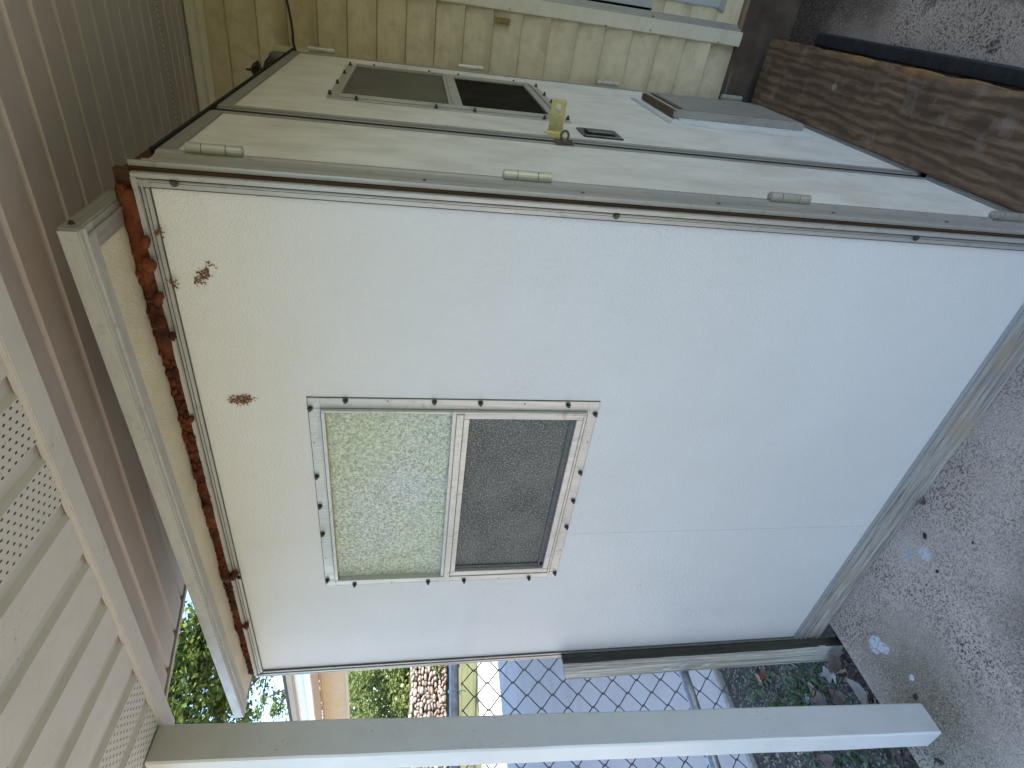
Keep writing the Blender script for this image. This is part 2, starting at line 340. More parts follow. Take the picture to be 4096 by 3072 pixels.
# ------------------------------------------------------------------ geometry helpers
class MB:
    def __init__(s): s.bm = bmesh.new()
    def box(s, x0, x1, y0, y1, z0, z1, bev=0.0):
        b = bmesh.new()
        vs = [b.verts.new((x, y, z)) for x in (x0, x1) for y in (y0, y1) for z in (z0, z1)]
        for f in ((0, 1, 3, 2), (4, 6, 7, 5), (0, 4, 5, 1), (2, 3, 7, 6), (0, 2, 6, 4), (1, 5, 7, 3)): b.faces.new([vs[i] for i in f])
        bmesh.ops.recalc_face_normals(b, faces=b.faces[:])
        if bev: bmesh.ops.bevel(b, geom=b.edges[:], offset=bev, segments=2, affect='EDGES', clamp_overlap=True)
        s.merge(b); return s
    def merge(s, b, mt=None):
        if mt is not None: b.transform(mt)
        me = bpy.data.meshes.new('tmp'); b.to_mesh(me); b.free(); s.bm.from_mesh(me); bpy.data.meshes.remove(me)
    def prism(s, prof, axis, a0, a1, caps=True, closed=True):
        """extrude a 2D profile along an axis; profile coords are the two other axes in xyz order"""
        def P(p, a): return {'x': (a, p[0], p[1]), 'y': (p[0], a, p[1]), 'z': (p[0], p[1], a)}[axis]
        b = bmesh.new(); A = [b.verts.new(P(p, a0)) for p in prof]; B = [b.verts.new(P(p, a1)) for p in prof]
        n = len(prof)
        for i in range(n if closed else n - 1):
            j = (i + 1) % n; b.faces.new((A[i], A[j], B[j], B[i]))
        if caps and closed: b.faces.new(A); b.faces.new(B[::-1])
        bmesh.ops.recalc_face_normals(b, faces=b.faces[:]); s.merge(b); return s
    def tube(s, pts, r, n=8, caps=True):
        b = bmesh.new(); pts = [Vector(p) for p in pts]; rings = []
        up = Vector((0, 0, 1))
        for i, p in enumerate(pts):
            t = (pts[min(i + 1, len(pts) - 1)] - pts[max(i - 1, 0)]).normalized()
            u = t.cross(up)
            if u.length < 0.05: u = t.cross(Vector((1, 0, 0)))
            u.normalize(); v = t.cross(u).normalized(); rr = r[i] if isinstance(r, (list, tuple)) else r
            rings.append([b.verts.new(p + (u * math.cos(2 * math.pi * k / n) + v * math.sin(2 * math.pi * k / n)) * rr) for k in range(n)])
        for A, B in zip(rings, rings[1:]):
            for k in range(n): b.faces.new((A[k], A[(k + 1) % n], B[(k + 1) % n], B[k]))
        if caps: b.faces.new(rings[0][::-1]); b.faces.new(rings[-1])
        bmesh.ops.recalc_face_normals(b, faces=b.faces[:]); s.merge(b); return s
    def cyl(s, c, axis, r, h, n=12, r2=None):
        v = Vector({'x': (1, 0, 0), 'y': (0, 1, 0), 'z': (0, 0, 1)}[axis]); c = Vector(c)
        return s.tube([c, c + v * h], [r, r if r2 is None else r2], n)
    def poly(s, pts):
        vs = [s.bm.verts.new(p) for p in pts]; s.bm.faces.new(vs); return s
    def obj(s, name, mat, parent=None, frame=I4, origin=(0, 0, 0), smooth=False, mats=None):
        me = bpy.data.meshes.new(name); org = Vector(origin)
        if parent is not None: org = Vector(parent['_org']) if '_org' in parent else org
        if smooth:
            for f in s.bm.faces: f.smooth = True
        if org.length: bmesh.ops.translate(s.bm, verts=s.bm.verts[:], vec=-org)
        s.bm.to_mesh(me); s.bm.free()
        for mm in (mats or [mat]): me.materials.append(mm)
        o = bpy.data.objects.new(name, me); COL.objects.link(o)
        if parent is not None: o.parent = parent; ORG[o.name] = tuple(org)
        else: o.matrix_world = frame @ Matrix.Translation(org)
        return o
ORG = {}
def tag(o, label=None, cat=None, group=None, kind=None):
    for k, v in (('label', label), ('category', cat), ('group', group), ('kind', kind)):
        if v: o[k] = v
    return o
class Thing:
    """an empty at the thing's base; parts are given in the coordinates of the frame"""
    def __init__(s, name, org, label, cat, frame=I4, group=None):
        s.o = bpy.data.objects.new(name, None); COL.objects.link(s.o); s.o.empty_display_size = 0.1
        s.org = Vector(org); s.o.matrix_world = frame @ Matrix.Translation(s.org); tag(s.o, label, cat, group)
    def part(s, name, mb, mat, parent=None, smooth=False, label=None):
        me = bpy.data.meshes.new(name)
        if smooth:
            for f in mb.bm.faces: f.smooth = True
        bmesh.ops.translate(mb.bm, verts=mb.bm.verts[:], vec=-s.org)
        mb.bm.to_mesh(me); mb.bm.free()
        for m_ in (mat if isinstance(mat, list) else [mat]): me.materials.append(m_)
        o = bpy.data.objects.new(name, me); COL.objects.link(o); o.parent = parent or s.o
        if label: o['label'] = label
        return o
def single(name, mb, mat, label, cat, frame=I4, org=(0, 0, 0), group=None, kind=None, smooth=False):
    me = bpy.data.meshes.new(name); org = Vector(org)
    if smooth:
        for f in mb.bm.faces: f.smooth = True
    bmesh.ops.translate(mb.bm, verts=mb.bm.verts[:], vec=-org)
    mb.bm.to_mesh(me); mb.bm.free()
    for m_ in (mat if isinstance(mat, list) else [mat]): me.materials.append(m_)
    o = bpy.data.objects.new(name, me); COL.objects.link(o); o.matrix_world = frame @ Matrix.Translation(org)
    return tag(o, label, cat, group, kind)

def rough_grid(fn, nu, nv):
    """surface patch from fn(u,v)"""
    b = MB(); vs = [[b.bm.verts.new(fn(i / nu, j / nv)) for j in range(nv + 1)] for i in range(nu + 1)]
    for i in range(nu):
        for j in range(nv): b.bm.faces.new((vs[i][j], vs[i + 1][j], vs[i + 1][j + 1], vs[i][j + 1]))
    return b

# ================================================================== SETTING
GZ = -0.30
# lawn to the horizon
g = MB(); n = 40
g.poly([(-600, -600, GZ - 0.012), (600, -600, GZ - 0.012), (600, 600, GZ - 0.012), (-600, 600, GZ - 0.012)])
single('ground', g, M['grass'], None, None, kind='structure')
# strip of grit between slab and driveway
def gb(u, v):
    x = -2.79 + u * 1.45; y = -3 + v * 8
    return (x, y, GZ + 0.012 * mnoise.noise(Vector((x * 3, y * 3, 0))) + 0.006 * mnoise.noise(Vector((x * 14, y * 14, 3))))
single('gravel_path', rough_grid(gb, 40, 200), M['gravel_bed'], None, None, kind='structure', smooth=True)
# concrete driveway (in the shade of the carport) and the sunny road beyond
d = MB(); d.box(-9.6, -2.83, -14, 30, GZ - 0.2, GZ + 0.04, 0.01)
single('driveway', d, M['drive'], None, None, kind='structure')
d = MB()
pr = []
for i in range(161):
    y = -14 + i * 0.25; pr.append(-2.795 + 0.012 * mnoise.noise(Vector((0, y * 4, 1))))
bm = d.bm; rows = []
for i, xx in enumerate(pr):
    y = -14 + i * 0.25
    rows.append([bm.verts.new(p) for p in ((-2.84, y, GZ + 0.044), (xx - 0.008, y, GZ + 0.043), (xx, y, GZ + 0.03), (xx, y, GZ - 0.1))])
for A, B in zip(rows, rows[1:]):
    for k in range(3): bm.faces.new((A[k], A[k + 1], B[k + 1], B[k]))
bmesh.ops.recalc_face_normals(bm, faces=bm.faces[:])
single('driveway_edge', d, M['kerb'], None, None, kind='structure')
d = MB(); d.box(-14.1, -9.6, -30, 40, GZ - 0.2, GZ + 0.02)
single('road', d, M['kerb'], None, None, kind='structure')
# porch slab (leans with frame S)
def slab_top(u, v):
    x = -1.6 + u * 5.8; y = -1.05 + v * 2.85
    e = 0.0
    if u < 1e-6: x += 0.012 * mnoise.noise(Vector((0, y * 6, 5))) - 0.012 * (1 if v < 0.35 else 0)
    return (x, y, Zs)
sl = MB(); sl.box(-1.6, 4.2, -1.05, 1.8, Zs - 0.35, Zs, 0.006)
single('porch_slab', sl, M['slab'], None, None, frame=S, kind='structure')
d = MB(); d.box(-2.828, -0.9, -9, -1.12, GZ - 0.1, -0.19, 0.01)  # unseen concrete added to bounce warm sunlight onto shed and ceiling
single('bounce_walk', d, M['bounce_pave'], None, None, kind='structure')
# raised trowel line beside the slab edge
sl = MB(); sl.tube([(-1.545 + 0.004 * mnoise.noise(Vector((0, y * 0.8, 2))), -1.05 + y * 0.05, Zs - 0.001) for y in range(26)], 0.0032, 5)
single('slab_trowel_line', sl, simple('trowel_line', (0.42, 0.36, 0.30), (0.30, 0.25, 0.20), 30, 0.9), None, None, frame=S, kind='structure')

# ================================================================== HOUSE
H = Thing('house', (0.2, 1.72, -0.05), 'cream vinyl sided house with a covered porch behind the white shed', 'house')
YW = 1.72
# lap siding
def lap(x0, x1, z0, z1):
    b = MB(); step = 0.1222; k = 0; z = z0
    while z < z1 - 1e-4:
        zt = min(z + step, z1)
        w_ = lambda q: 0.0
        b.prism([(YW - 0.017, z), (YW - 0.0185, z + 0.003), (YW - 0.0175, z + 0.008), (YW - 0.004, z + 0.060), (YW + 0.004, zt - 0.002), (YW + 0.005, zt + 0.006), (YW + 0.02, zt - 0.001), (YW + 0.02, z + 0.008), (YW - 0.008, z + 0.008), (YW - 0.008, z + 0.001)], 'x', x0, x1)
        z += step
    return b
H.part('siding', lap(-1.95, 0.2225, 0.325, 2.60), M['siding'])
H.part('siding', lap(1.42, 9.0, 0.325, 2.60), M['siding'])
b = MB(); b.box(-1.95, 9, YW + 0.021, YW + 0.2, 0.20, 0.62).box(-1.95, 0.30, YW + 0.021, YW + 0.2, 0.62, 5.2).box(1.36, 9, YW + 0.021, YW + 0.2, 0.62, 5.2).box(0.30, 1.36, YW + 0.021, YW + 0.2, 2.35, 5.2)
b.box(-1.95, -1.75, YW + 0.2, 9, 0.2, 5.2).box(8.8, 9, YW + 0.2, 9, 0.2, 5.2).box(-1.95, 9, 9, 9.2, 0.2, 5.2)
H.part('wall', b, M['siding'])
b = MB(); b.box(-1.95, 9, YW + 0.012, YW + 0.22, -0.4, 0.20).box(-1.95, 0.28, YW + 0.05, YW + 0.2, 0.2, 0.3255)
H.part('foundation', b, M['found'])
# pale mineral streak along the foundation lip
b = MB(); b.tube([(0.0 + i * 0.01, YW + 0.0125, 0.180 + 0.003 * mnoise.noise(Vector((i * 0.4, 0, 0)))) for i in range(15)], [0.0012 + 0.006 * math.sin(math.pi * i / 14) for i in range(15)], 6)
H.part('mineral_streak', b, simple('mineral_streak', (0.20, 0.18, 0.15), (0.12, 0.10, 0.08), 40, 0.9))
# gable roof of the house (shades the yard) and its top
b = MB(); b.prism([(YW - 0.1, 2.72), (YW - 0.1, 2.80), (5.4, 6.0), (9.5, 3.2), (9.5, 3.1), (5.4, 5.85)], 'x', -2.1, 9.3)
H.part('roof', b, M['roofing'])
# casing, jamb and storm door
b = MB(); b.box(0.2228, 0.279, YW - 0.024, YW + 0.02, 0.196, 2.45, 0.003)
H.part('door_casing', b, M['trim'])
b = MB()
for (xa, xb, ya) in ((0.2795, 0.288, -0.012), (0.2882, 0.297, -0.004), (0.2972, 0.304, 0.006)): b.box(xa, xb, YW + ya, YW + 0.06, 0.205, 2.45, 0.0015)
H.part('door_jamb', b, M['alu'])
b = MB(); b.box(0.3042, 1.36, YW + 0.058, YW + 0.075, 0.225, 2.4)
H.part('door_gap', b, M['black'])
dr = MB(); dr.box(0.313, 1.33, YW + 0.022, YW + 0.057, 0.262, 2.38, 0.002)
door = H.part('storm_door', dr, M['door_paint'])
b = MB(); b.box(0.352, 1.29, YW + 0.014, YW + 0.0215, 0.30, 2.30, 0.002); H.part('door_panel', b, M['door_paint'], door)
b = MB(); b.box(0.345, 1.30, YW + 0.006, YW + 0.0135, 0.30, 0.325, 0.002); H.part('kick_strip', b, M['alu_x'], door)
b = MB(); b.box(0.286, 1.40, YW - 0.008, YW + 0.058, 0.2005, 0.218, 0.003); H.part('threshold', b, M['board_tan'])
for (x, z) in ((0.285, 0.62), (0.2285, 0.30), (0.2345, 0.62), (0.226, 0.82), (0.232, 1.24)):
    b = MB(); b.cyl((x, YW - 0.0275, z), 'y', 0.0028, 0.004, 8); H.part('nail_head', b, M['screw'])
# wall-mount block for the lantern
b = MB(); b.box(-0.095, -0.022, YW - 0.045, YW - 0.013, 2.06, 2.215, 0.006).box(-0.085, -0.03, YW - 0.055, YW - 0.0452, 2.07, 2.19, 0.004)
H.part('mount_block', b, M['trim'])
# sloped porch ceiling: boards run along x on the plane z = CA + CS*y
CA, CS = 2.2265, 0.19
def zc(y): return CA + CS * y
ya0, XL = -0.335, -1.405
def board(y0, y1, x0, x1):
    w = y1 - y0
    P = [(y0, zc(y0) + 0.010), (y0 + w * 0.06, zc(y0 + w * 0.06) + 0.010), (y0 + w * 0.13, zc(y0 + w * 0.13)), (y0 + w * 0.93, zc(y0 + w * 0.93)), (y1, zc(y1) + 0.010), (y1, zc(y1) + 0.016), (y0, zc(y0) + 0.016)]
    return MB().prism(P, 'x', x0, x1)
seams = [-0.335, -0.244, -0.126, -0.008, 0.11, 0.228, 0.346, 0.464, 0.582, 0.70, 0.818, 0.936, 1.054]
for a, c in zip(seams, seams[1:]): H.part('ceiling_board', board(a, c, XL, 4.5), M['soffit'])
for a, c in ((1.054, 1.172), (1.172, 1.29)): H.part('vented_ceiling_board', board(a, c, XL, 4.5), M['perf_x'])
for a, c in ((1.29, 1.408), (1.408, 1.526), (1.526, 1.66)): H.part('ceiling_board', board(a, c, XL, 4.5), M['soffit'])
b = MB(); b.box(-1.95, 4.5, YW - 0.03, YW - 0.0145, 2.475, 2.56, 0.003); b.box(-1.95, 4.5, YW - 0.065, YW - 0.0302, 2.50, 2.535, 0.003)
H.part('ceiling_trim', b, M['trim'])
# rake channel that closes the board ends at the left
def rake(x0, x1, dz0, dz1):
    return MB().prism([(ya0, zc(ya0) + dz0), (1.70, zc(1.70) + dz0), (1.70, zc(1.70) + dz1), (ya0, zc(ya0) + dz1)], 'x', x0, x1)
H.part('rake_channel', rake(-1.432, -1.414, -0.004, 0.06), M['soffit'])
H.part('rake_channel', rake(-1.4138, -1.4052, 0.012, 0.06), M['black'])
# porch roof deck above the ceiling
b = MB(); b.prism([(-0.98, zc(-0.98) + 0.075), (-0.98, zc(-0.98) + 0.16), (1.75, zc(1.72) + 0.16), (1.75, zc(1.72) + 0.075)], 'x', -1.44, 4.6)
H.part('porch_roof', b, M['roofing'])
# flat divider and the level eave soffit, boards along y
b = MB(); b.box(-1.50, 4.5, -0.382, -0.332, 2.146, 2.162, 0.002); H.part('soffit_divider', b, vinyl('divider_vinyl', (0.60, 0.56, 0.525), (0.56, 0.52, 0.485), 'x', (0.3, 0.28, 0.24), 0.2))
ex = [-1.57, -1.43, -1.287, -1.147, -1.006, -0.866, -0.725, -0.585, -0.44, -0.30]
while ex[-1] < 4.4: ex.append(ex[-1] + 0.14)
def eboard(x0, x1):
    w = x1 - x0; z = 2.156
    P = [(x0, z + 0.012), (x0 + w * 0.05, z + 0.012), (x0 + w * 0.12, z), (x0 + w * 0.80, z), (x0 + w * 0.88, z + 0.010), (x1, z + 0.012), (x1, z + 0.018), (x0, z + 0.018)]
    return MB().prism(P, 'y', -0.9615, -0.372)
for i, (a, c) in enumerate(zip(ex, ex[1:])):
    vent = i in (0, 1, 2, 7, 8) or (i > 12 and i % 6 in (1, 2))
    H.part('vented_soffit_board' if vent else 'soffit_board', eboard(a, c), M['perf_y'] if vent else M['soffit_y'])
b = MB(); b.box(-1.60, 4.6, -0.985, -0.9605, 2.13, 2.32, 0.003); H.part('fascia', b, M['trim'])
b = MB(); b.box(-1.60, -1.575, -0.96, -0.33, 2.14, 2.30, 0.003); H.part('fascia', b, M['trim'])

# wall lantern on the block
Lt = Thing('wall_lantern', (-0.06, 1.66, 2.13), 'black porch lantern with pointed cap mounted high on the siding', 'lamp')
b = MB()
cxl, cyl_ = -0.112, 1.585
prof = [(0.0, 2.304), (0.0035, 2.302), (0.005, 2.297), (0.0028, 2.293), (0.0055, 2.290), (0.003, 2.286), (0.009, 2.283), (0.024, 2.274), (0.037, 2.257), (0.039, 2.252), (0.014, 2.249), (0.012, 2.238)]
def lathe(c, prof, n=20):
    b = MB(); rings = []
    for r, z in prof:
        rings.append([b.bm.verts.new((c[0] + max(r, 1e-4) * math.cos(2 * math.pi * k / n), c[1] + max(r, 1e-4) * math.sin(2 * math.pi * k / n), z)) for k in range(n)])
    for A, B in zip(rings, rings[1:]):
        for k in range(n): b.bm.faces.new((A[k], A[(k + 1) % n], B[(k + 1) % n], B[k]))
    bmesh.ops.recalc_face_normals(b.bm, faces=b.bm.faces[:]); return b
Lt.part('lantern_cap', lathe((cxl, cyl_), prof, 6), M['black_paint'])
b = lathe((cxl, cyl_), [(0.012, 2.238), (0.03, 2.228), (0.036, 2.20), (0.030, 2.08), (0.012, 2.06), (0.004, 2.045)], 6); Lt.part('lantern_body', b, M['black_paint'])
b = MB(); b.tube([(cxl + 0.02, cyl_ + 0.015, 2.225), (-0.085, 1.62, 2.222), (-0.07, 1.65, 2.205), (-0.065, 1.668, 2.17)], [0.010, 0.016, 0.022, 0.026], 10)
Lt.part('lantern_arm', b, M['black_paint'], smooth=True)
b = lathe((-0.066, 1.640), [(0.001, 2.222), (0.020, 2.218), (0.027, 2.205), (0.028, 2.16), (0.02, 2.14), (0.001, 2.136)], 16)
Lt.part('sensor_housing', b, simple('grey_sensor', (0.10, 0.10, 0.095), (0.18, 0.18, 0.17), 30, 0.4), smooth=True)
# cable hanging along the wall
c = MB(); pts = [(0.62, 1.655, 2.26), (0.40, 1.66, 2.185), (0.20, 1.66, 2.148), (0.105, 1.66, 2.131), (0.045, 1.66, 2.124), (-0.01, 1.66, 2.122), (-0.06, 1.66, 2.10), (-0.10, 1.665, 2.05)]
def smoothpts(p, k=5):
    p = [Vector(q) for q in p]; out = []
    for i in range(len(p) - 1):
        a, b_, c_, d_ = p[max(i - 1, 0)], p[i], p[i + 1], p[min(i + 2, len(p) - 1)]
        for t in range(k):
            t /= k; out.append(0.5 * ((2 * b_) + (c_ - a) * t + (2 * a - 5 * b_ + 4 * c_ - d_) * t * t + (3 * b_ - a - 3 * c_ + d_) * t ** 3))
    out.append(p[-1]); return out
c.tube(smoothpts(pts), 0.0048, 8)
single('cable', c, M['rubber'], 'black cable sagging across the cream siding above the shed door', 'cable', org=(0.045, 1.66, 2.12), smooth=True)
# doorbell
Db = Thing('doorbell', (0.186, 1.706, 1.265), 'small brass doorbell plate on the siding next to the door casing', 'doorbell')
b = MB(); b.box(0.175, 0.197, 1.699, 1.7065, 1.232, 1.299, 0.002); Db.part('bell_plate', b, M['brass'])
b = MB(); b.box(0.179, 0.193, 1.694, 1.6988, 1.250, 1.281, 0.0018); Db.part('bell_button', b, M['brass'])
for z in (1.239, 1.292):
    b = MB(); b.cyl((0.186, 1.697, z), 'y', 0.0026, 0.003, 8); Db.part('bell_screw', b, M['screw'])

# ================================================================== SHED
W_, D_, H_ = 1.693, 1.665, 2.05
Sh = Thing('shed', (-0.85, 0.83, 0.0), 'white panelled shed with aluminium trim, a slider window and double doors', 'shed', frame=S)
# front panel in two sheets with a seam at x=-1.011; window opening left free
wx0, wx1, wz0, wz1 = -1.196, -0.522, 1.090, 1.768
b = MB()
b.box(-1.0105, -0.026, 0.0, 0.022, wz1, 2.040).box(wx1, -0.026, 0.0, 0.022, wz0, wz1).box(-1.0105, -0.026, 0.0, 0.022, 0.012, wz0)
Sh.part('front_panel', b, M['frp'])
b = MB()
b.box(-1.670, -1.0115, 0.0003, 0.022, wz1, 2.040).box(-1.670, wx0, 0.0003, 0.022, wz0, wz1).box(-1.670, -1.0115, 0.0003, 0.022, 0.012, wz0)
Sh.part('front_panel', b, M['frp'])
for (za, zb) in ((wz1, 2.04), (0.012, wz0)):
    b = MB(); b.box(-1.0114, -1.0106, 0.004, 0.022, za, zb); Sh.part('panel_seam', b, M['black'])
# side, back and inner lining
b = MB(); b.box(-1.680, -1.660, 0.0225, 1.66, 0.0, 0.9).box(-1.680, -1.660, 0.0225, 1.66, 1.85, 2.04).box(-1.680, -1.660, 0.0225, 0.35, 0.9, 1.85).box(-1.680, -1.660, 1.25, 1.66, 0.9, 1.85)  # opening added in the unseen side to light the pane from inside
Sh.part('side_panel', b, M['frp'])
b = MB(); b.box(-1.659, -0.03, 1.645, 1.66, 0.0, 2.03); Sh.part('back_panel', b, M['frp'])
b = MB(); b.box(-1.659, -0.03, 0.0225, 1.644, -0.004, 0.010); Sh.part('shed_floor', b, M['ply'])
# trim: ridged corner post (front leg), top rail, left edge
def vtrim(x0, x1, z0, z1, ridges, mat, y_out=-0.006):
    b = MB(); b.box(x0, x1, y_out, -0.0004, z0, z1, 0.0012)
    for (ra, rb, yo) in ridges: b.box(ra, rb, yo, y_out - 0.0002, z0, z1, 0.0015)
    return b
Sh.part('corner_trim', vtrim(-0.032, -0.0035, 0.0, 2.046, [(-0.013, -0.0035, -0.014), (-0.0205, -0.0165, -0.010)], M['alu']), M['alu'])
b = MB(); b.box(-1.672, -0.0325, -0.0075, -0.0004, 2.022, 2.047, 0.0015).box(-1.68, -0.012, -0.012, -0.0077, 2.0385, 2.048, 0.0015).box(-1.68, -0.02, -0.0095, -0.0077, 2.031, 2.0345, 0.0008)
Sh.part('top_trim', b, M['alu_x'])
b = MB(); b.box(-1.700, -1.668, -0.006, -0.0004, 0.0, 2.0215, 0.0015).box(-1.703, -1.692, -0.006, 0.05, 0.0, 2.046, 0.0015).box(-1.684, -1.680, -0.009, -0.0062, 0.0, 2.03, 0.0008)
Sh.part('left_trim', b, M['alu'])
b = MB(); b.box(-1.667, -0.0325, -0.0045, -0.0004, -0.001, 0.014, 0.0012).box(-1.69, -0.02, -0.010, -0.0047, -0.004, 0.004, 0.001)
Sh.part('bottom_trim', b, M['alu_x'])
GRV = simple('grime_shade_line', (0.05, 0.048, 0.045), (0.11, 0.105, 0.095), 30, 0.8)  # dark strips: groove grime and edge shadow lines put into colour
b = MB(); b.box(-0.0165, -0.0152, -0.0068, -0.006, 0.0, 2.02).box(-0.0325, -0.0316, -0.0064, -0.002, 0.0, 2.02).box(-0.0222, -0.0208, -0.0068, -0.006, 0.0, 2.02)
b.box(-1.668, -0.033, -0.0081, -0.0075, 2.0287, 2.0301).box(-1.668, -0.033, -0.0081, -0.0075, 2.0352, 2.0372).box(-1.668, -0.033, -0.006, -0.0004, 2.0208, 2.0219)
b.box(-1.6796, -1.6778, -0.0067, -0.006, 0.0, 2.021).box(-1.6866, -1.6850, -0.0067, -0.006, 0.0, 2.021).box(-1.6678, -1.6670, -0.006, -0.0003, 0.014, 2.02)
Sh.part('trim_grime_shade', b, GRV)
# wooden core showing in the corner gap and above the trim
b = MB(); b.box(-0.0032, 0.0005, -0.004, 0.02, 0.0, 2.05).box(-0.055, -0.004, 0.0125, 1.655, 2.034, 2.066).box(-0.045, -0.002, -0.004, 0.012, 2.0485, 2.076)
Sh.part('wood_core', b, M['core'])
# trim screws (sub-parts of nothing deeper: parts of the shed)
def dome(c, axis, r, h=0.004):
    b = MB()
    b.cyl(c, axis, r, -h * 0.45 if axis == 'y' else h * 0.45, 14)
    c2 = (c[0], c[1] - h * 0.45, c[2]) if axis == 'y' else (c[0] + h * 0.45, c[1], c[2])
    b.cyl(c2, axis, r * 0.66, -h * 0.9 if axis == 'y' else h * 0.9, 6, r * 0.58)
    return b
for z in (1.976, 1.142, 0.430, 0.08):
    Sh.part('trim_screw', dome((-0.0178, -0.0105, z), 'y', 0.0075, 0.005), M['screw'])

# ---- roof slab: rests a little proud, tapering foam gap under it
rz_r, rz_l = 2.075, 2.062
def rz(x): return rz_r + (rz_l - rz_r) * ((-0.055 - x) / 1.67)
def ry(x): return -0.168 + (0.046) * ((-0.055 - x) / 1.67)
xr, xl = -0.055, -1.724
def roof_prism(y_in, dz0, dz1, xa=xr, xb=xl, y_off=0.0, yb=None):
    b = MB(); bm = b.bm; v = []
    for x in (xa, xb):
        for (y, dz) in ((ry(x) + y_off, dz0), (y_in if yb is None else yb, dz0), (y_in if yb is None else yb, dz1), (ry(x) + y_off, dz1)): v.append(bm.verts.new((x, y, rz(x) + dz)))
    A, B = v[:4], v[4:]
    for i in range(4): bm.faces.new((A[i], A[(i + 1) % 4], B[(i + 1) % 4], B[i]))
    bm.faces.new(A[::-1]); bm.faces.new(B); bmesh.ops.recalc_face_normals(bm, faces=bm.faces[:]); return b
Sh.part('roof_panel', roof_prism(1.66, 0.0035, 0.026, y_off=0.004, xa=xr - 0.004, xb=xl + 0.004), M['frp_roof'])
def edge_strip(y0o, y1o, dz0, dz1, xa=xr, xb=xl):
    b = MB(); bm = b.bm; v = []
    for x in (xa, xb):
        for (yo, dz) in ((y0o, dz0), (y1o, dz0), (y1o, dz1), (y0o, dz1)): v.append(bm.verts.new((x, ry(x) + yo, rz(x) + dz)))
    A, B = v[:4], v[4:]
    for i in range(4): bm.faces.new((A[i], A[(i + 1) % 4], B[(i + 1) % 4], B[i]))
    bm.faces.new(A[::-1]); bm.faces.new(B); bmesh.ops.recalc_face_normals(bm, faces=bm.faces[:]); return b
b = edge_strip(-0.004, 0.0035, 0.0015, 0.0295); b2 = edge_strip(0.0, 0.046, -0.0005, 0.003)
me = bpy.data.meshes.new('t'); b2.bm.to_mesh(me); b2.bm.free(); b.bm.from_mesh(me)
b2 = edge_strip(0.0105, 0.0145, -0.005, 0.001); b2.bm.to_mesh(me); b2.bm.free(); b.bm.from_mesh(me)
Sh.part('roof_edging', b, alu('roof_edging_metal', c=(0.50, 0.48, 0.445), stretch=(4, 14, 14), metal=0.3, rough=0.5))
b = MB(); b.box(xr - 0.0035, xr + 0.004, ry(xr), 0.02, rz_r + 0.0012, rz_r + 0.0293).box(xr - 0.046, xr + 0.0, ry(xr) + 0.0465, 0.02, rz_r - 0.0008, rz_r + 0.0027).box(xr - 0.0165, xr - 0.012, ry(xr) + 0.02, 0.01, rz_r - 0.004, rz_r - 0.001)
Sh.part('roof_edging', b, M['alu_y'])
b = MB(); b.box(xl - 0.004, xl + 0.0035, ry(xl), 1.6, rz_l + 0.0012, rz_l + 0.0293); Sh.part('roof_edging', b, M['alu_y'])
Sh.part('roof_screw', dome((xr + 0.0042, ry(xr) + 0.02, rz_r + 0.017), 'x', 0.005, 0.004), M['screw'])

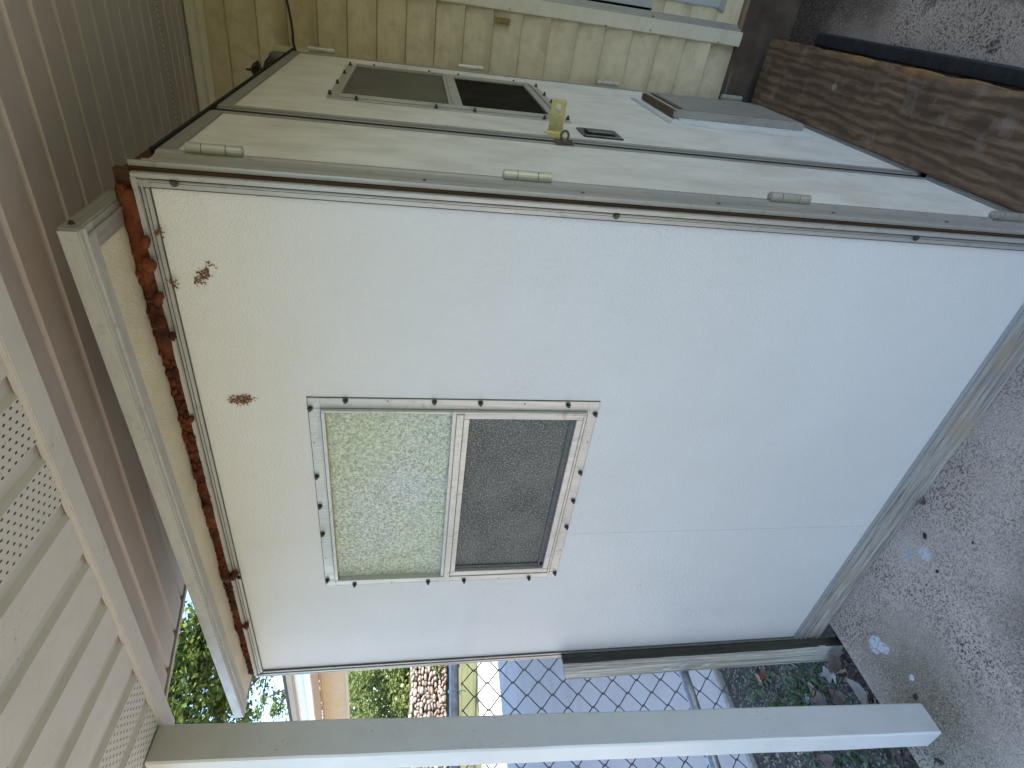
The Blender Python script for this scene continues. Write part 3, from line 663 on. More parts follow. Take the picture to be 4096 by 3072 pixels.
# ---- expanding foam along the gap
def foam():
    b = MB(); bm = b.bm; N, K = 300, 12; rings = []
    for i in range(N + 1):
        t = i / N; x = -0.035 - t * 1.645
        zt = rz(x) + 0.004; zb = 2.0475
        big = 1.25 - 0.75 * t
        n1 = mnoise.noise(Vector((x * 9, 0.3, 1))); n2 = mnoise.noise(Vector((x * 28, 2.3, 4))); n3 = mnoise.noise(Vector((x * 70, 7, 2)))
        bul = 0.004 + (0.008 * (0.55 + n1) + 0.006 * n2) * big + 0.003 * n3
        for (bx, br, am) in ((-0.335, 0.05, 0.012), (-1.135, 0.025, 0.020), (-0.86, 0.03, 0.010), (-1.385, 0.012, 0.022), (-0.10, 0.09, 0.010)):
            bul += am * math.exp(-((x - bx) / br) ** 2)
        zlow = zb - 0.004 - max(0, (bul - 0.022)) * 0.55 + 0.004 * n2; ztop = max(zt, zlow + 0.012) + 0.001
        cz_ = (zlow + ztop) / 2; hz = (ztop - zlow) / 2
        ring = []
        for k in range(K):
            a = 2 * math.pi * k / K
            jit = 1 + 0.22 * mnoise.noise(Vector((x * 45, math.cos(a) * 2, math.sin(a) * 2 + 5)))
            yy = -0.002 - (bul * max(math.cos(a), 0) * jit) + 0.01 * max(-math.cos(a), 0)
            ring.append(bm.verts.new((x, yy, cz_ + hz * math.sin(a) * (0.92 + 0.08 * jit))))
        rings.append(ring)
    for A, B in zip(rings, rings[1:]):
        for k in range(K): bm.faces.new((A[k], A[(k + 1) % K], B[(k + 1) % K], B[k]))
    bm.faces.new(rings[0]); bm.faces.new(rings[-1][::-1]); bmesh.ops.recalc_face_normals(bm, faces=bm.faces[:])
    # bubbly surface: many small lumps, and the larger drips
    rn = random.Random(4); L_ = []
    for i in range(520):
        t = rn.random(); x = -0.03 - t * 1.64; big = 1.25 - 0.75 * t; r = rn.uniform(0.003, 0.0075) * (0.45 + 0.5 * big)
        zt = rz(x); z = rn.uniform(2.0495, zt + 0.001); y = -0.002 - 0.009 * big * (0.5 + mnoise.noise(Vector((x * 9, 0.3, 1)))) - rn.uniform(0, 0.006)
        L_.append((x, y, z, r))
    L_ += [(-1.135, -0.018, 2.036, 0.011), (-1.142, -0.016, 2.022, 0.006), (-1.125, -0.016, 2.028, 0.008), (-1.385, -0.014, 2.034, 0.009), (-0.332, -0.024, 2.036, 0.010), (-0.30, -0.026, 2.050, 0.011), (-0.85, -0.020, 2.054, 0.009), (-0.175, -0.026, 2.046, 0.013), (-0.13, -0.025, 2.042, 0.010), (-0.245, -0.028, 2.042, 0.010), (-0.56, -0.017, 2.044, 0.008)]
    for (x, y, z, r) in L_:
        s = bmesh.new(); bmesh.ops.create_icosphere(s, subdivisions=2, radius=r)
        for v in s.verts: v.co *= 1 + 0.35 * mnoise.noise(v.co * 150 + Vector((x * 90, 0, 0)))
        s.transform(Matrix.Translation((x, y, z)) @ Matrix.Rotation(rn.uniform(-0.6, 0.6), 4, 'Y') @ Matrix.Diagonal((rn.uniform(1.0, 1.8), 0.9, rn.uniform(0.7, 1.1), 1))); b.merge(s)
    return b
Sh.part('foam_seal', foam(), M['foam'], smooth=True)
def smear(cx_, cz_, lx, lz, rot, n, seed, y=-0.0012):
    rnd = random.Random(seed); b = MB()
    for i in range(n):
        u = rnd.gauss(0, 0.42); v = rnd.gauss(0, 0.30)
        if abs(u) > 1 or abs(v) > 1: continue
        px = u * lx; pz = v * lz * (1 - 0.4 * abs(u)); x = cx_ + px * math.cos(rot) - pz * math.sin(rot); z = cz_ + px * math.sin(rot) + pz * math.cos(rot)
        s = rnd.uniform(0.0007, 0.0020); a0 = rnd.uniform(0, 6.28); st = rnd.uniform(1, 2.4); ang = rnd.uniform(0, 3.14)
        pts = []
        for k in range(6):
            a = a0 + k * math.pi / 3; r = s * rnd.uniform(0.7, 1.2); ex, ez = r * st * math.cos(a), r * math.sin(a)
            pts.append((x + ex * math.cos(ang) - ez * math.sin(ang), y - rnd.uniform(0, 0.0006), z + ex * math.sin(ang) + ez * math.cos(ang)))
        vs = [b.bm.verts.new(p) for p in pts]; ctr = b.bm.verts.new((x, y - 0.0014, z))
        for k in range(6): b.bm.faces.new((vs[k], vs[(k + 1) % 6], ctr))
    bmesh.ops.recalc_face_normals(b.bm, faces=b.bm.faces[:]); return b
Sh.part('foam_smear', smear(-0.204, 1.962, 0.040, 0.020, 0.78 + math.pi / 2 + 0.15, 110, 3), M['smear'])
Sh.part('foam_smear', smear(-0.512, 1.930, 0.036, 0.026, 1.75, 190, 5), M['smear'])
Sh.part('foam_smear', smear(-0.22, 2.019, 0.012, 0.014, 0.5, 40, 8, -0.0095), M['smear'])
Sh.part('foam_smear', smear(-0.115, 2.020, 0.010, 0.012, 0.5, 36, 9, -0.0095), M['smear'])

# ---- front window
FW = Thing('x', (0, 0, 0), None, None); bpy.data.objects.remove(FW.o)
fr = MB()
fr.box(-1.216, -0.503, -0.0032, -0.0004, 1.7585, 1.787, 0.0008).box(-1.216, -0.503, -0.0032, -0.0004, 1.071, 1.0995, 0.0008)
fr.box(-0.533, -0.5035, -0.0028, -0.0004, 1.0997, 1.7583, 0.0008).box(-1.2155, -1.187, -0.0028, -0.0004, 1.0997, 1.7583, 0.0008)
win = Sh.part('window', fr, M['alu_win'])
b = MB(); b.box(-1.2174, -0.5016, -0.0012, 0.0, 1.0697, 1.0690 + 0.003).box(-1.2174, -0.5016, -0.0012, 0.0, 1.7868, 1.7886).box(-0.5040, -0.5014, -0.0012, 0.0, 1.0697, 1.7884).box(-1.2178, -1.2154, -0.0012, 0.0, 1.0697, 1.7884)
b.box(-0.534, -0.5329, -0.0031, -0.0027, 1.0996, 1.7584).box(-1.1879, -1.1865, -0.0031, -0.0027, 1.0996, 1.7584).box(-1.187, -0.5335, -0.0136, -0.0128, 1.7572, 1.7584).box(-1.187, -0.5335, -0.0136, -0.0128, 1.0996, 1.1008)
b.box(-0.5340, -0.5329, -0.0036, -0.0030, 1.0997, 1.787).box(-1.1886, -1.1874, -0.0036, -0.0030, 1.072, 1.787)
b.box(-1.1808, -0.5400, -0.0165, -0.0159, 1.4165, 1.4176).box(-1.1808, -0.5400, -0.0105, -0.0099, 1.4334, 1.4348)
Sh.part('shadow_gap_line', b, GRV, win)  # dark strips painted as shadow gaps round the window flange and frame
b = MB()   # raised lip around the opening and the meeting rail
b.box(-0.5395, -0.5335, -0.013, 0.03, 1.0998, 1.758, 0.001).box(-1.187, -1.181, -0.013, 0.03, 1.0998, 1.758, 0.001)
b.box(-1.1808, -0.5397, -0.013, 0.03, 1.749, 1.758, 0.001).box(-1.1808, -0.5397, -0.013, 0.03, 1.0998, 1.107, 0.001)
b.box(-1.1808, -0.5397, -0.010, 0.03, 1.4345, 1.4445, 0.001).box(-1.1808, -0.5397, -0.016, 0.03, 1.417, 1.4342, 0.001)
Sh.part('window_frame', b, M['alu_win'], win)
b = MB(); b.box(-1.1805, -0.540, 0.004, 0.0075, 1.4448, 1.7487); Sh.part('window_pane', b, M['pane'], win)
b = MB()
b.box(-0.5565, -0.5402, -0.011, 0.002, 1.1075, 1.4165, 0.001).box(-1.1795, -1.160, -0.011, 0.002, 1.1075, 1.4165, 0.001)
b.box(-1.1598, -0.5567, -0.011, 0.002, 1.402, 1.4165, 0.001).box(-1.1598, -0.5567, -0.011, 0.002, 1.1075, 1.124, 0.001)
Sh.part('screen_frame', b, M['alu_win'], win)
b = MB(); b.box(-1.1598, -0.5567, 0.0, 0.0012, 1.1485, 1.402).box(-1.140, -0.5567, 0.0, 0.0012, 1.1243, 1.1485)
Sh.part('insect_screen', b, M['screen'], win)
b = MB(); b.box(-1.1598, -0.5567, 0.006, 0.010, 1.1243, 1.402); Sh.part('window_pane', b, M['pane_black'], win)
b = MB(); b.box(-1.1598, -0.5567, -0.004, 0.0055, 1.1343, 1.1400).box(-1.1480, -1.1415, -0.004, -0.0002, 1.1402, 1.40)
Sh.part('screen_spline', b, simple('dark_spline', (0.05, 0.05, 0.05), (0.09, 0.09, 0.088), 30, 0.5), win)
fs = [(-0.533, 1.782), (-0.5075, 1.700), (-0.5085, 1.491), (-0.510, 1.378), (-0.512, 1.154), (-0.540, 1.077), (-0.748, 1.077), (-0.860, 1.077), (-0.972, 1.077), (-1.192, 1.0775), (-1.2125, 1.160), (-1.2125, 1.369), (-1.212, 1.481), (-1.2105, 1.703), (-1.185, 1.781), (-0.977, 1.7815), (-0.866, 1.7815), (-0.755, 1.782)]
for (x, z) in fs: Sh.part('hex_screw', dome((x, -0.0035, z), 'y', 0.0066, 0.0085), M['screw'], win)
for (x, z) in ((-0.5095, 1.602), (-0.512, 1.266), (-0.637, 1.078), (-1.081, 1.078), (-1.2125, 1.258), (-1.211, 1.592), (-1.085, 1.780), (-0.642, 1.7805)):
    b = MB(); b.cyl((x, -0.0030, z), 'y', 0.0019, -0.0006, 8); Sh.part('pilot_hole', b, M['black'], win)

# ---- door side: corner channel, narrow leaf, wide leaf
# cove-shaped corner channel from y=0 to y=.095
b = MB(); prof = [(0.001, 0.0125), (0.010, 0.0125), (0.012, 0.020), (0.006, 0.026), (0.0035, 0.034), (0.0030, 0.070), (0.0060, 0.086), (0.009, 0.093), (0.009, 0.098), (-0.02, 0.098), (-0.02, 0.0125)]
b.prism(prof, 'z', 0.0, 2.034)
b.prism([(0.0085, 0.0045), (0.0115, 0.0055), (0.0115, 0.0112), (0.002, 0.0118), (0.002, 0.0045)], 'z', 0.0, 2.052)
Sh.part('corner_channel', b, M['alu_door'])
b = MB(); b.box(0.0, 0.010, 0.0985, 1.70, 2.0415, 2.0475); Sh.part('roof_seam', b, M['black'])
for z in (1.531, 1.206, 0.90, 0.62, 0.32): Sh.part('trim_screw', dome((0.0036, 0.040, z), 'x', 0.006, 0.004), M['rust'])
def leaf(name, y0, y1, mat):
    b = MB(); b.box(-0.02, 0.0, y0 + 0.003, y1 - 0.003, 0.002, 2.040); lf = Sh.part(name, b, mat); return lf
nl = leaf('narrow_door', 0.0985, 0.4985, M['frp_door'])
b = MB(); b.box(0.0004, 0.0052, 0.099, 0.117, 0.004, 2.040, 0.0012).box(0.0004, 0.0022, 0.476, 0.4955, 0.004, 2.040, 0.0008)
Sh.part('edge_trim', b, M['alu_door'], nl)
b = MB(); b.box(0.0004, 0.005, 0.1175, 0.4755, 2.010, 2.041, 0.0012); Sh.part('edge_trim', b, M['alu_y'], nl)
b = MB(); b.box(0.0004, 0.005, 0.1175, 0.4755, 0.002, 0.017, 0.0012).box(-0.01, 0.010, 0.0985, 0.4995, -0.010, 0.0018, 0.001); Sh.part('edge_trim', b, M['alu_y'], nl)
b = MB(); b.box(-0.03, -0.0006, 0.4958, 0.5295, 0.0, 2.04); Sh.part('door_gap', b, M['black'])
dl = leaf('wide_door', 0.527, 1.662, M['frp_door'])
b = MB(); b.box(0.0004, 0.0055, 0.5325, 0.556, 0.004, 2.040, 0.0012).box(0.0004, 0.0045, 1.648, 1.663, 0.004, 2.04, 0.0012)
Sh.part('edge_trim', b, M['alu_door'], dl)
b = MB(); b.box(0.0004, 0.005, 0.5565, 1.6475, 2.010, 2.041, 0.0012); Sh.part('edge_trim', b, M['alu_y'], dl)
b = MB(); b.box(0.0004, 0.004, 0.5565, 1.6475, 0.002, 0.013, 0.0012).box(-0.01, 0.010, 0.531, 1.665, -0.010, 0.0018, 0.001); Sh.part('edge_trim', b, M['alu_y'], dl)
def hinge(y, z0, z1, lf, mat, lb=None):
    b = MB(); L = z1 - z0; cuts = [0, 0.29, 0.72, 1.0]
    for a, c in zip(cuts, cuts[1:]): b.cyl((0.0165, y, z0 + L * a + 0.0008), 'z', 0.0105, L * (c - a) - 0.0016, 14)
    b.cyl((0.0165, y, z0 - 0.001), 'z', 0.0055, L + 0.003, 8)
    b.box(0.0056, 0.0075, y - 0.012, y + 0.012, z0, z1)
    Sh.part('hinge', b, mat, lf, label=lb)
hm = alu('hinge_metal', c=(0.56, 0.53, 0.46), rough=0.38, metal=0.6, stretch=(40, 40, 4))
for (a, c) in ((1.879, 1.981), (1.264, 1.367), (0.652, 0.753), (0.049, 0.149)):
    hinge(0.0955, a, c, nl, hm); hinge(1.676, a, c, dl, hm)
# hasp plate swung open, staple with ring on the narrow leaf
b = MB(); hy = 0.578
out = []
def rr(x0, x1, z0, z1, r, n=5):
    P = []
    for (cx_, cz_, a0) in ((x1 - r, z1 - r, 0), (x0 + r, z1 - r, 90), (x0 + r, z0 + r, 180), (x1 - r, z0 + r, 270)):
        for k in range(n + 1): a = R(a0 + 90 * k / n); P.append((cx_ + r * math.cos(a), cz_ + r * math.sin(a)))
    return P
def ring_plate(b, outer, inner, y0, y1):
    bm = b.bm; n = len(outer)
    vo0 = [bm.verts.new((x, y0, z)) for x, z in outer]; vi0 = [bm.verts.new((x, y0, z)) for x, z in inner]
    vo1 = [bm.verts.new((x, y1, z)) for x, z in outer]; vi1 = [bm.verts.new((x, y1, z)) for x, z in inner]
    for i in range(n):
        j = (i + 1) % n
        for q in ((vo0[i], vo0[j], vi0[j], vi0[i]), (vo1[j], vo1[i], vi1[i], vi1[j]), (vo0[j], vo0[i], vo1[i], vo1[j]), (vi0[i], vi0[j], vi1[j], vi1[i])): bm.faces.new(q)
    bmesh.ops.recalc_face_normals(bm, faces=bm.faces[:])
ring_plate(b, rr(0.010, 0.096, 1.139, 1.181, 0.005), rr(0.060, 0.084, 1.1535, 1.1665, 0.0063), hy - 0.001, hy + 0.001)
fo = rr(0.020, 0.0935, 1.143, 1.177, 0.004); fi = rr(0.0225, 0.091, 1.1455, 1.1745, 0.003)
ring_plate(b, fo, fi, hy - 0.0028, hy - 0.0011)
Sh.part('hasp_plate', b, M['zinc'], dl)
b = MB(); b.cyl((0.010, hy, 1.137), 'z', 0.0052, 0.014, 10).cyl((0.010, hy, 1.152), 'z', 0.0052, 0.015, 10).cyl((0.010, hy, 1.168), 'z', 0.0052, 0.014, 10).cyl((0.010, hy, 1.130), 'z', 0.0026, 0.06, 8)
b.box(0.0057, 0.0078, 0.540, hy + 0.004, 1.139, 1.181, 0.0006)
Sh.part('hasp_hinge', b, M['zinc'], dl)
b = MB(); b.box(0.0054, 0.0078, 0.470, 0.512, 1.125, 1.177, 0.0008); b.box(0.0079, 0.0095, 0.478, 0.505, 1.135, 1.168, 0.0006)
for (y, z) in ((0.477, 1.130), (0.505, 1.130), (0.477, 1.172), (0.505, 1.172)): b.cyl((0.0079, y, z), 'x', 0.0035, 0.0018, 8)
Sh.part('staple_plate', b, M['rust'], nl)
b = MB(); b.tube([(0.020 + 0.0125 * math.cos(a), 0.500, 1.1495 + 0.0105 * math.sin(a)) for a in [2 * math.pi * k / 20 for k in range(21)]], 0.0034, 7)
Sh.part('staple_ring', b, M['rust'], nl, smooth=True)
# paddle latch
b = MB(); b.prism([(0.607 + y_, z_) for y_, z_ in ((0.0, 0.945), (0.105, 0.945), (0.108, 0.950), (0.108, 1.062), (0.104, 1.066), (0.004, 1.066), (0.0, 1.062))], 'x', 0.0005, 0.0045)
Sh.part('latch_plate', b, M['black_metal'], dl)
b = MB(); b.box(0.0046, 0.010, 0.628, 0.690, 0.962, 1.050, 0.003); Sh.part('latch_paddle', b, M['black_metal'], dl)
b = MB(); b.box(0.0101, 0.013, 0.634, 0.642, 0.975, 1.035, 0.0012).box(0.0046, 0.0065, 0.6085, 0.6125, 0.948, 1.062, 0.0006); Sh.part('latch_rim', b, M['galv'], dl)
# low pet flap: white backing channel, dusty flap box
b = MB(); b.box(0.0005, 0.006, 0.945, 1.42, 0.104, 0.672, 0.0015); Sh.part('flap_backing', b, M['white_pvc'], dl)
b = MB(); b.box(0.0061, 0.012, 0.945, 0.956, 0.104, 0.668, 0.0015).box(0.0061, 0.016, 0.966, 0.990, 0.118, 0.628, 0.0015).box(0.0061, 0.010, 0.957, 1.40, 0.655, 0.668, 0.0012); Sh.part('flap_channel', b, M['white_pvc'], dl)
b = MB(); b.box(0.0062, 0.034, 1.020, 1.395, 0.113, 0.634, 0.006); fl = Sh.part('pet_flap', b, M['tan_flap'], dl)
b = MB(); b.box(0.010, 0.0325, 1.030, 1.385, 0.6343, 0.6365, 0.0006); Sh.part('flap_edge', b, wood('flap_edge_wood', (0.07, 0.04, 0.02), (0.20, 0.12, 0.06), 'y', 6), dl)
b = MB(); b.box(0.0343, 0.036, 1.055, 1.375, 0.12, 0.585, 0.0006); Sh.part('flap_face', b, simple('dusty_flap_face', (0.235, 0.21, 0.185), (0.29, 0.26, 0.23), 10, 0.6), dl)
b = MB(); b.box(0.0343, 0.038, 1.06, 1.36, 0.592, 0.612, 0.001); Sh.part('flap_slot', b, simple('flap_slot_dark', (0.06, 0.05, 0.03), (0.10, 0.085, 0.055), 10, 0.6), dl)
for z in (0.565, 0.18): Sh.part('flap_screw', dome((0.0162, 0.978, z), 'x', 0.0045, 0.003), M['galv'], dl)

# ---- door window
b = MB()
b.box(0.0004, 0.0034, 0.782, 1.470, 1.776, 1.807, 0.0008).box(0.0004, 0.0034, 0.782, 1.470, 1.064, 1.094, 0.0008)
b.box(0.0004, 0.003, 0.783, 0.812, 1.0943, 1.7757, 0.0008).box(0.0004, 0.003, 1.440, 1.469, 1.0943, 1.7757, 0.0008)
dw = Sh.part('door_window', b, M['alu_win'], dl)
# (window pieces sit one level down, on the door)
b = MB()
b.box(0.0035, 0.013, 0.8122, 0.8195, 1.0945, 1.775, 0.001).box(0.0035, 0.013, 1.4325, 1.4398, 1.0945, 1.775, 0.001).box(0.0035, 0.013, 0.8197, 1.4323, 1.768, 1.775, 0.001).box(0.0035, 0.013, 0.8197, 1.4323, 1.0945, 1.101, 0.001)
b.box(0.0004, 0.011, 0.8197, 1.4323, 1.437, 1.447, 0.001).box(0.0004, 0.014, 0.8197, 1.4323, 1.405, 1.4368, 0.001)
Sh.part('door_window_frame', b, M['alu_win'], dl)
b = MB(); b.box(0.0007, 0.002, 0.8197, 1.4323, 1.4472, 1.7678); Sh.part('door_pane', b, M['pane_dark'], dl)
b = MB(); b.box(0.0021, 0.009, 0.8199, 0.828, 1.102, 1.4048, 0.001).box(0.0021, 0.009, 1.418, 1.4321, 1.102, 1.4048, 0.001).box(0.0021, 0.009, 0.8282, 1.4178, 1.1015, 1.124, 0.001).box(0.0021, 0.009, 0.8282, 1.4178, 1.1245, 1.1275, 0.0005)
Sh.part('door_screen_frame', b, M['alu_win'], dl)
b = MB(); b.box(0.0007, 0.0018, 0.8282, 1.4178, 1.1277, 1.4048); Sh.part('door_screen', b, M['pane_black'], dl)
for (y, z) in ((0.835, 1.802), (1.031, 1.800), (1.241, 1.798), (1.446, 1.796), (0.789, 1.721), (1.464, 1.708), (1.464, 1.497), (1.464, 1.382), (1.463, 1.158), (1.431, 1.070), (1.241, 1.070), (0.821, 1.069), (0.789, 1.151), (0.789, 1.370), (0.789, 1.487), (1.10, 1.070)):
    Sh.part('hex_screw', dome((0.0036, y, z), 'x', 0.0062, 0.0085), M['screw'], dl)

# ================================================================== TIMBER AND BITS ROUND THE SHED
def beam(x0, x1, y0, y1, z0, z1, axis, seed, amp=0.0025, seg=40):
    """a plank with slightly waney edges and checks"""
    b = MB(); bm = b.bm; rings = []
    a0, a1 = {'x': (x0, x1), 'y': (y0, y1), 'z': (z0, z1)}[axis]
    for i in range(seg + 1):
        t = a0 + (a1 - a0) * i / seg
        if axis == 'x': c = [(t, y0, z0), (t, y0, z1), (t, y1, z1), (t, y1, z0)]
        elif axis == 'y': c = [(x0, t, z0), (x0, t, z1), (x1, t, z1), (x1, t, z0)]
        else: c = [(x0, y0, t), (x0, y1, t), (x1, y1, t), (x1, y0, t)]
        rad = 0.004; ring = []
        for k in range(4):
            p = Vector(c[k]); q = Vector(c[(k + 1) % 4]); dd = (q - p).normalized()
            n_ = amp * mnoise.noise(Vector((t * 7, k * 3.1, seed)))
            ring.append(p + dd * rad + Vector((n_, n_, n_)) * 0.7); ring.append(q - dd * rad + Vector((n_, -n_, n_)) * 0.5)
        rings.append([bm.verts.new(v) for v in ring])
    for A, B in zip(rings, rings[1:]):
        for k in range(8): bm.faces.new((A[k], A[(k + 1) % 8], B[(k + 1) % 8], B[k]))
    bm.faces.new(rings[0]); bm.faces.new(rings[-1][::-1]); bmesh.ops.recalc_face_normals(bm, faces=bm.faces[:])
    return b
sb = beam(-1.688, -0.01, 0.002, 0.040, -0.1175, -0.0045, 'x', 1)
sb.tube([(-0.08 - i * 0.02, 0.0015, -0.062 + 0.02 * math.exp(-((i - 6) / 4) ** 2) + 0.004 * mnoise.noise(Vector((i * 0.5, 0, 0)))) for i in range(40)], [0.0006 + 0.0022 * math.exp(-((i - 8) / 9) ** 2) for i in range(40)], 5)
bpy_sill = single('sill_beam', sb, M['sill'], 'grey weathered wooden beam lying under the front of the white shed', 'beam', frame=S, org=(-0.85, 0.02, -0.118))
b = MB()
b.box(-1.66, -0.006, 0.045, 1.655, -0.117, -0.0105)
Sh.part('base_frame', b, M['core'])
st = Thing('stud', (-1.73, -0.024, -0.26), 'grey weathered upright stud fixed to the left front edge of the shed', 'post', frame=S)
sb = beam(-1.792, -1.672, -0.046, -0.0085, -0.26, 0.955, 'z', 4, 0.003)
for v in sb.bm.verts:
    if v.co.z > 0.94: v.co.z += (-1.672 - v.co.x) * -0.25 + 0.02 + 0.006 * mnoise.noise(v.co * 60)
    if v.co.z < -0.24: v.co.z += 0.10 * ((-1.672 - v.co.x) / 0.12 - 0.2)
so = st.part('stud_board', sb, [M['stud'], wood('mouldy_wood', (0.012, 0.012, 0.010), (0.075, 0.068, 0.050), 'z', 6)])
for f in so.data.polygons:
    if f.normal.x > 0.6: f.material_index = 1
rnd = random.Random(12); pm = simple('white_paint_smear', (0.62, 0.62, 0.60), (0.5, 0.5, 0.48), 50, 0.5)
for (x, z, l, wd, an) in ((-1.757, 0.545, 0.018, 0.004, 0.25), (-1.766, 0.510, 0.016, 0.003, 0.1), (-1.738, 0.48, 0.017, 0.004, 0.5), (-1.748, 0.385, 0.018, 0.004, 0.25)):
    P = []
    for k in range(14):
        a = 2 * math.pi * k / 14; r_ = rnd.uniform(0.75, 1.15); ex, ez = wd * r_ * math.sin(a), l * r_ * math.cos(a)
        P.append((x + ex * math.cos(an) - ez * math.sin(an), z + ex * math.sin(an) + ez * math.cos(an)))
    b = MB(); b.prism(P, 'y', -0.0492, -0.0462); st.part('paint_smear', b, pm)

# plywood tread along the doors
def ply():
    def fn(u, v):
        x = 0.012 + u * 0.256; y = -0.15 + v * 1.812
        if u > 0.999: x += 0.006 * mnoise.noise(Vector((1, y * 9, 3))) + 0.003 * mnoise.noise(Vector((1, y * 30, 3)))
        if v > 0.999: y += 0.008 * mnoise.noise(Vector((x * 20, 1, 3)))
        return (x, y, 0.003 + 0.003 * mnoise.noise(Vector((x * 4, y * 3, 0))) + 0.0012 * mnoise.noise(Vector((x * 20, y * 8, 0))) - 0.002 * max(0, u - 0.8))
    b = rough_grid(fn, 24, 120)
    ex = bmesh.ops.extrude_face_region(b.bm, geom=b.bm.faces[:])
    for v in ex['geom']:
        if isinstance(v, bmesh.types.BMVert): v.co.z -= 0.020
    bmesh.ops.recalc_face_normals(b.bm, faces=b.bm.faces[:]); return b
def ply_mat():
    m, nt, b = new_mat('stained_plywood', 0.72, 0, 0.3)
    v = coords(nt)
    # cathedral grain: stretched rings distorted by noise
    wv = nn(nt, 'TexWave'); wv.wave_type = 'BANDS'; wv.bands_direction = 'X'
    wv.inputs['Scale'].default_value = 9.5; wv.inputs['Distortion'].default_value = 7.0; wv.inputs['Detail'].default_value = 5.0; wv.inputs['Detail Scale'].default_value = 1.6
    lk(nt, coords(nt, (1, 0.30, 1)), wv.inputs['Vector'])
    g = nz(nt, coords(nt, (38, 3.5, 38)), 2.2, 7, 0.65, 0.9)
    ring = mapr(nt, wv.outputs['Fac'], 0.15, 0.85)
    base = mix(nt, mapr(nt, g, 0.3, 0.7), (0.15, 0.088, 0.05), (0.31, 0.20, 0.12))
    base = mix(nt, math_(nt, 'MULTIPLY', math_(nt, 'SUBTRACT', 1.0, ring), 0.62), base, (0.075, 0.035, 0.018))
    base = mix(nt, math_(nt, 'MULTIPLY', mapr(nt, nz(nt, v, 5.5, 6, 0.6), 0.46, 0.62), 0.6), base, (0.075, 0.05, 0.032))
    base = mix(nt, math_(nt, 'MULTIPLY', mapr(nt, nz(nt, v, 9, 6, 0.65), 0.55, 0.68), 0.5), base, (0.36, 0.28, 0.22))
    sep = nn(nt, 'SeparateXYZ'); tc = nn(nt, 'TexCoord'); lk(nt, tc.outputs['Object'], sep.inputs[0])
    edge = math_(nt, 'MULTIPLY', mapr(nt, math_(nt, 'ADD', sep.outputs[0], math_(nt, 'MULTIPLY', nz(nt, v, 14, 5), 0.06)), 0.142, 0.165), mapr(nt, nz(nt, v, 12, 4), 0.35, 0.55))
    base = mix(nt, math_(nt, 'MULTIPLY', edge, 0.8), base, (0.48, 0.26, 0.08))
    base = mix(nt, blob(nt, v, (0.02, 0.35, 0.0), 0.022, 0.02, 30), base, (0.34, 0.31, 0.27))
    for p in ((0.02, 0.36, 0.0), (0.11, -0.25, 0.0), (-0.05, -0.10, 0.0), (-0.10, 0.55, 0), (0.05, -0.42, 0)):
        base = mix(nt, blob(nt, v, p, 0.006, 0.003, 60), base, (0.012, 0.008, 0.007))
    lk(nt, base, b.inputs['Base Color'])
    bump(nt, b, math_(nt, 'ADD', g, nz(nt, v, 25, 6, 0.7)), 0.55, 0.004)
    return m
single('plywood_tread', ply(), ply_mat(), 'water stained brown plywood board lying along the foot of the shed doors', 'board', frame=S, org=(0.14, 0.75, -0.01), smooth=False)
b = beam(0.215, 0.253, -0.1, 1.62, -0.117, -0.0195, 'y', 6)
single('tread_joist', b, M['core'], 'dark wooden joist holding up the outer edge of the plywood board', 'joist', frame=S, org=(0.23, 0.75, -0.118))
def strip():
    b = MB(); bm = b.bm; rows = []
    for i in range(61):
        y = -0.2 + (1.475 + 0.2) * i / 60; w0 = 0.268; w1 = 0.3165 + 0.0015 * mnoise.noise(Vector((0, y * 5, 8))); h = -0.090 + 0.0015 * mnoise.noise(Vector((0, y * 9, 1)))
        rows.append([bm.verts.new(p) for p in ((w0, y, -0.1176), (w0 + 0.002, y, h - 0.002), (w0 + 0.006, y, h), (w1 - 0.006, y, h), (w1 - 0.001, y, h - 0.004), (w1, y, -0.1176))])
    for A, B in zip(rows, rows[1:]):
        for k in range(5): bm.faces.new((A[k], A[k + 1], B[k + 1], B[k]))
    bm.faces.new(rows[0]); bm.faces.new(rows[-1][::-1]); bmesh.ops.recalc_face_normals(bm, faces=bm.faces[:]); return b
single('rubber_strip', strip(), M['rubber'], 'black rubber strip lying on the concrete along the plywood edge', 'strip', frame=S, org=(0.29, 0.65, -0.118))

# white porch post (plumb)
px0, px1, py0, py1 = -1.512, -1.421, -0.474, -0.377
def post():
    b = MB(); bm = b.bm; rings = []; N = 70
    z0, z1 = -0.166, 2.1555
    for i in range(N + 1):
        z = z0 + (z1 - z0) * i / N; r = 0.005; ring = []
        for (x, y, dx, dy) in ((px1, py0, -1, 0), (px1, py0, 0, 1), (px1, py1, 0, -1), (px1, py1, -1, 0), (px0, py1, 1, 0), (px0, py1, 0, -1), (px0, py0, 0, 1), (px0, py0, 1, 0)):
            n_ = 0.0012 * mnoise.noise(Vector((x * 9, y * 9, z * 6)))
            zz = z
            if i == 0: zz += 0.008 * mnoise.noise(Vector((x * 40, y * 40, 3))) + 0.012 * (x - px0) / 0.09 * -0.3
            ring.append(bm.verts.new((x + dx * r + n_, y + dy * r + n_, zz)))
        rings.append(ring)
    for A, B in zip(rings, rings[1:]):
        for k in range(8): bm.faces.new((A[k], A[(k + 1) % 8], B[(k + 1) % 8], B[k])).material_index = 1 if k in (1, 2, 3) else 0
    bm.faces.new(rings[0]); bm.faces.new(rings[-1][::-1]); bmesh.ops.recalc_face_normals(bm, faces=bm.faces[:]); return b
single('porch_post', post(), [M['post'], M['post_side']], 'white painted square post standing on the slab and holding up the soffit', 'post', org=(-1.466, -0.425, -0.166))

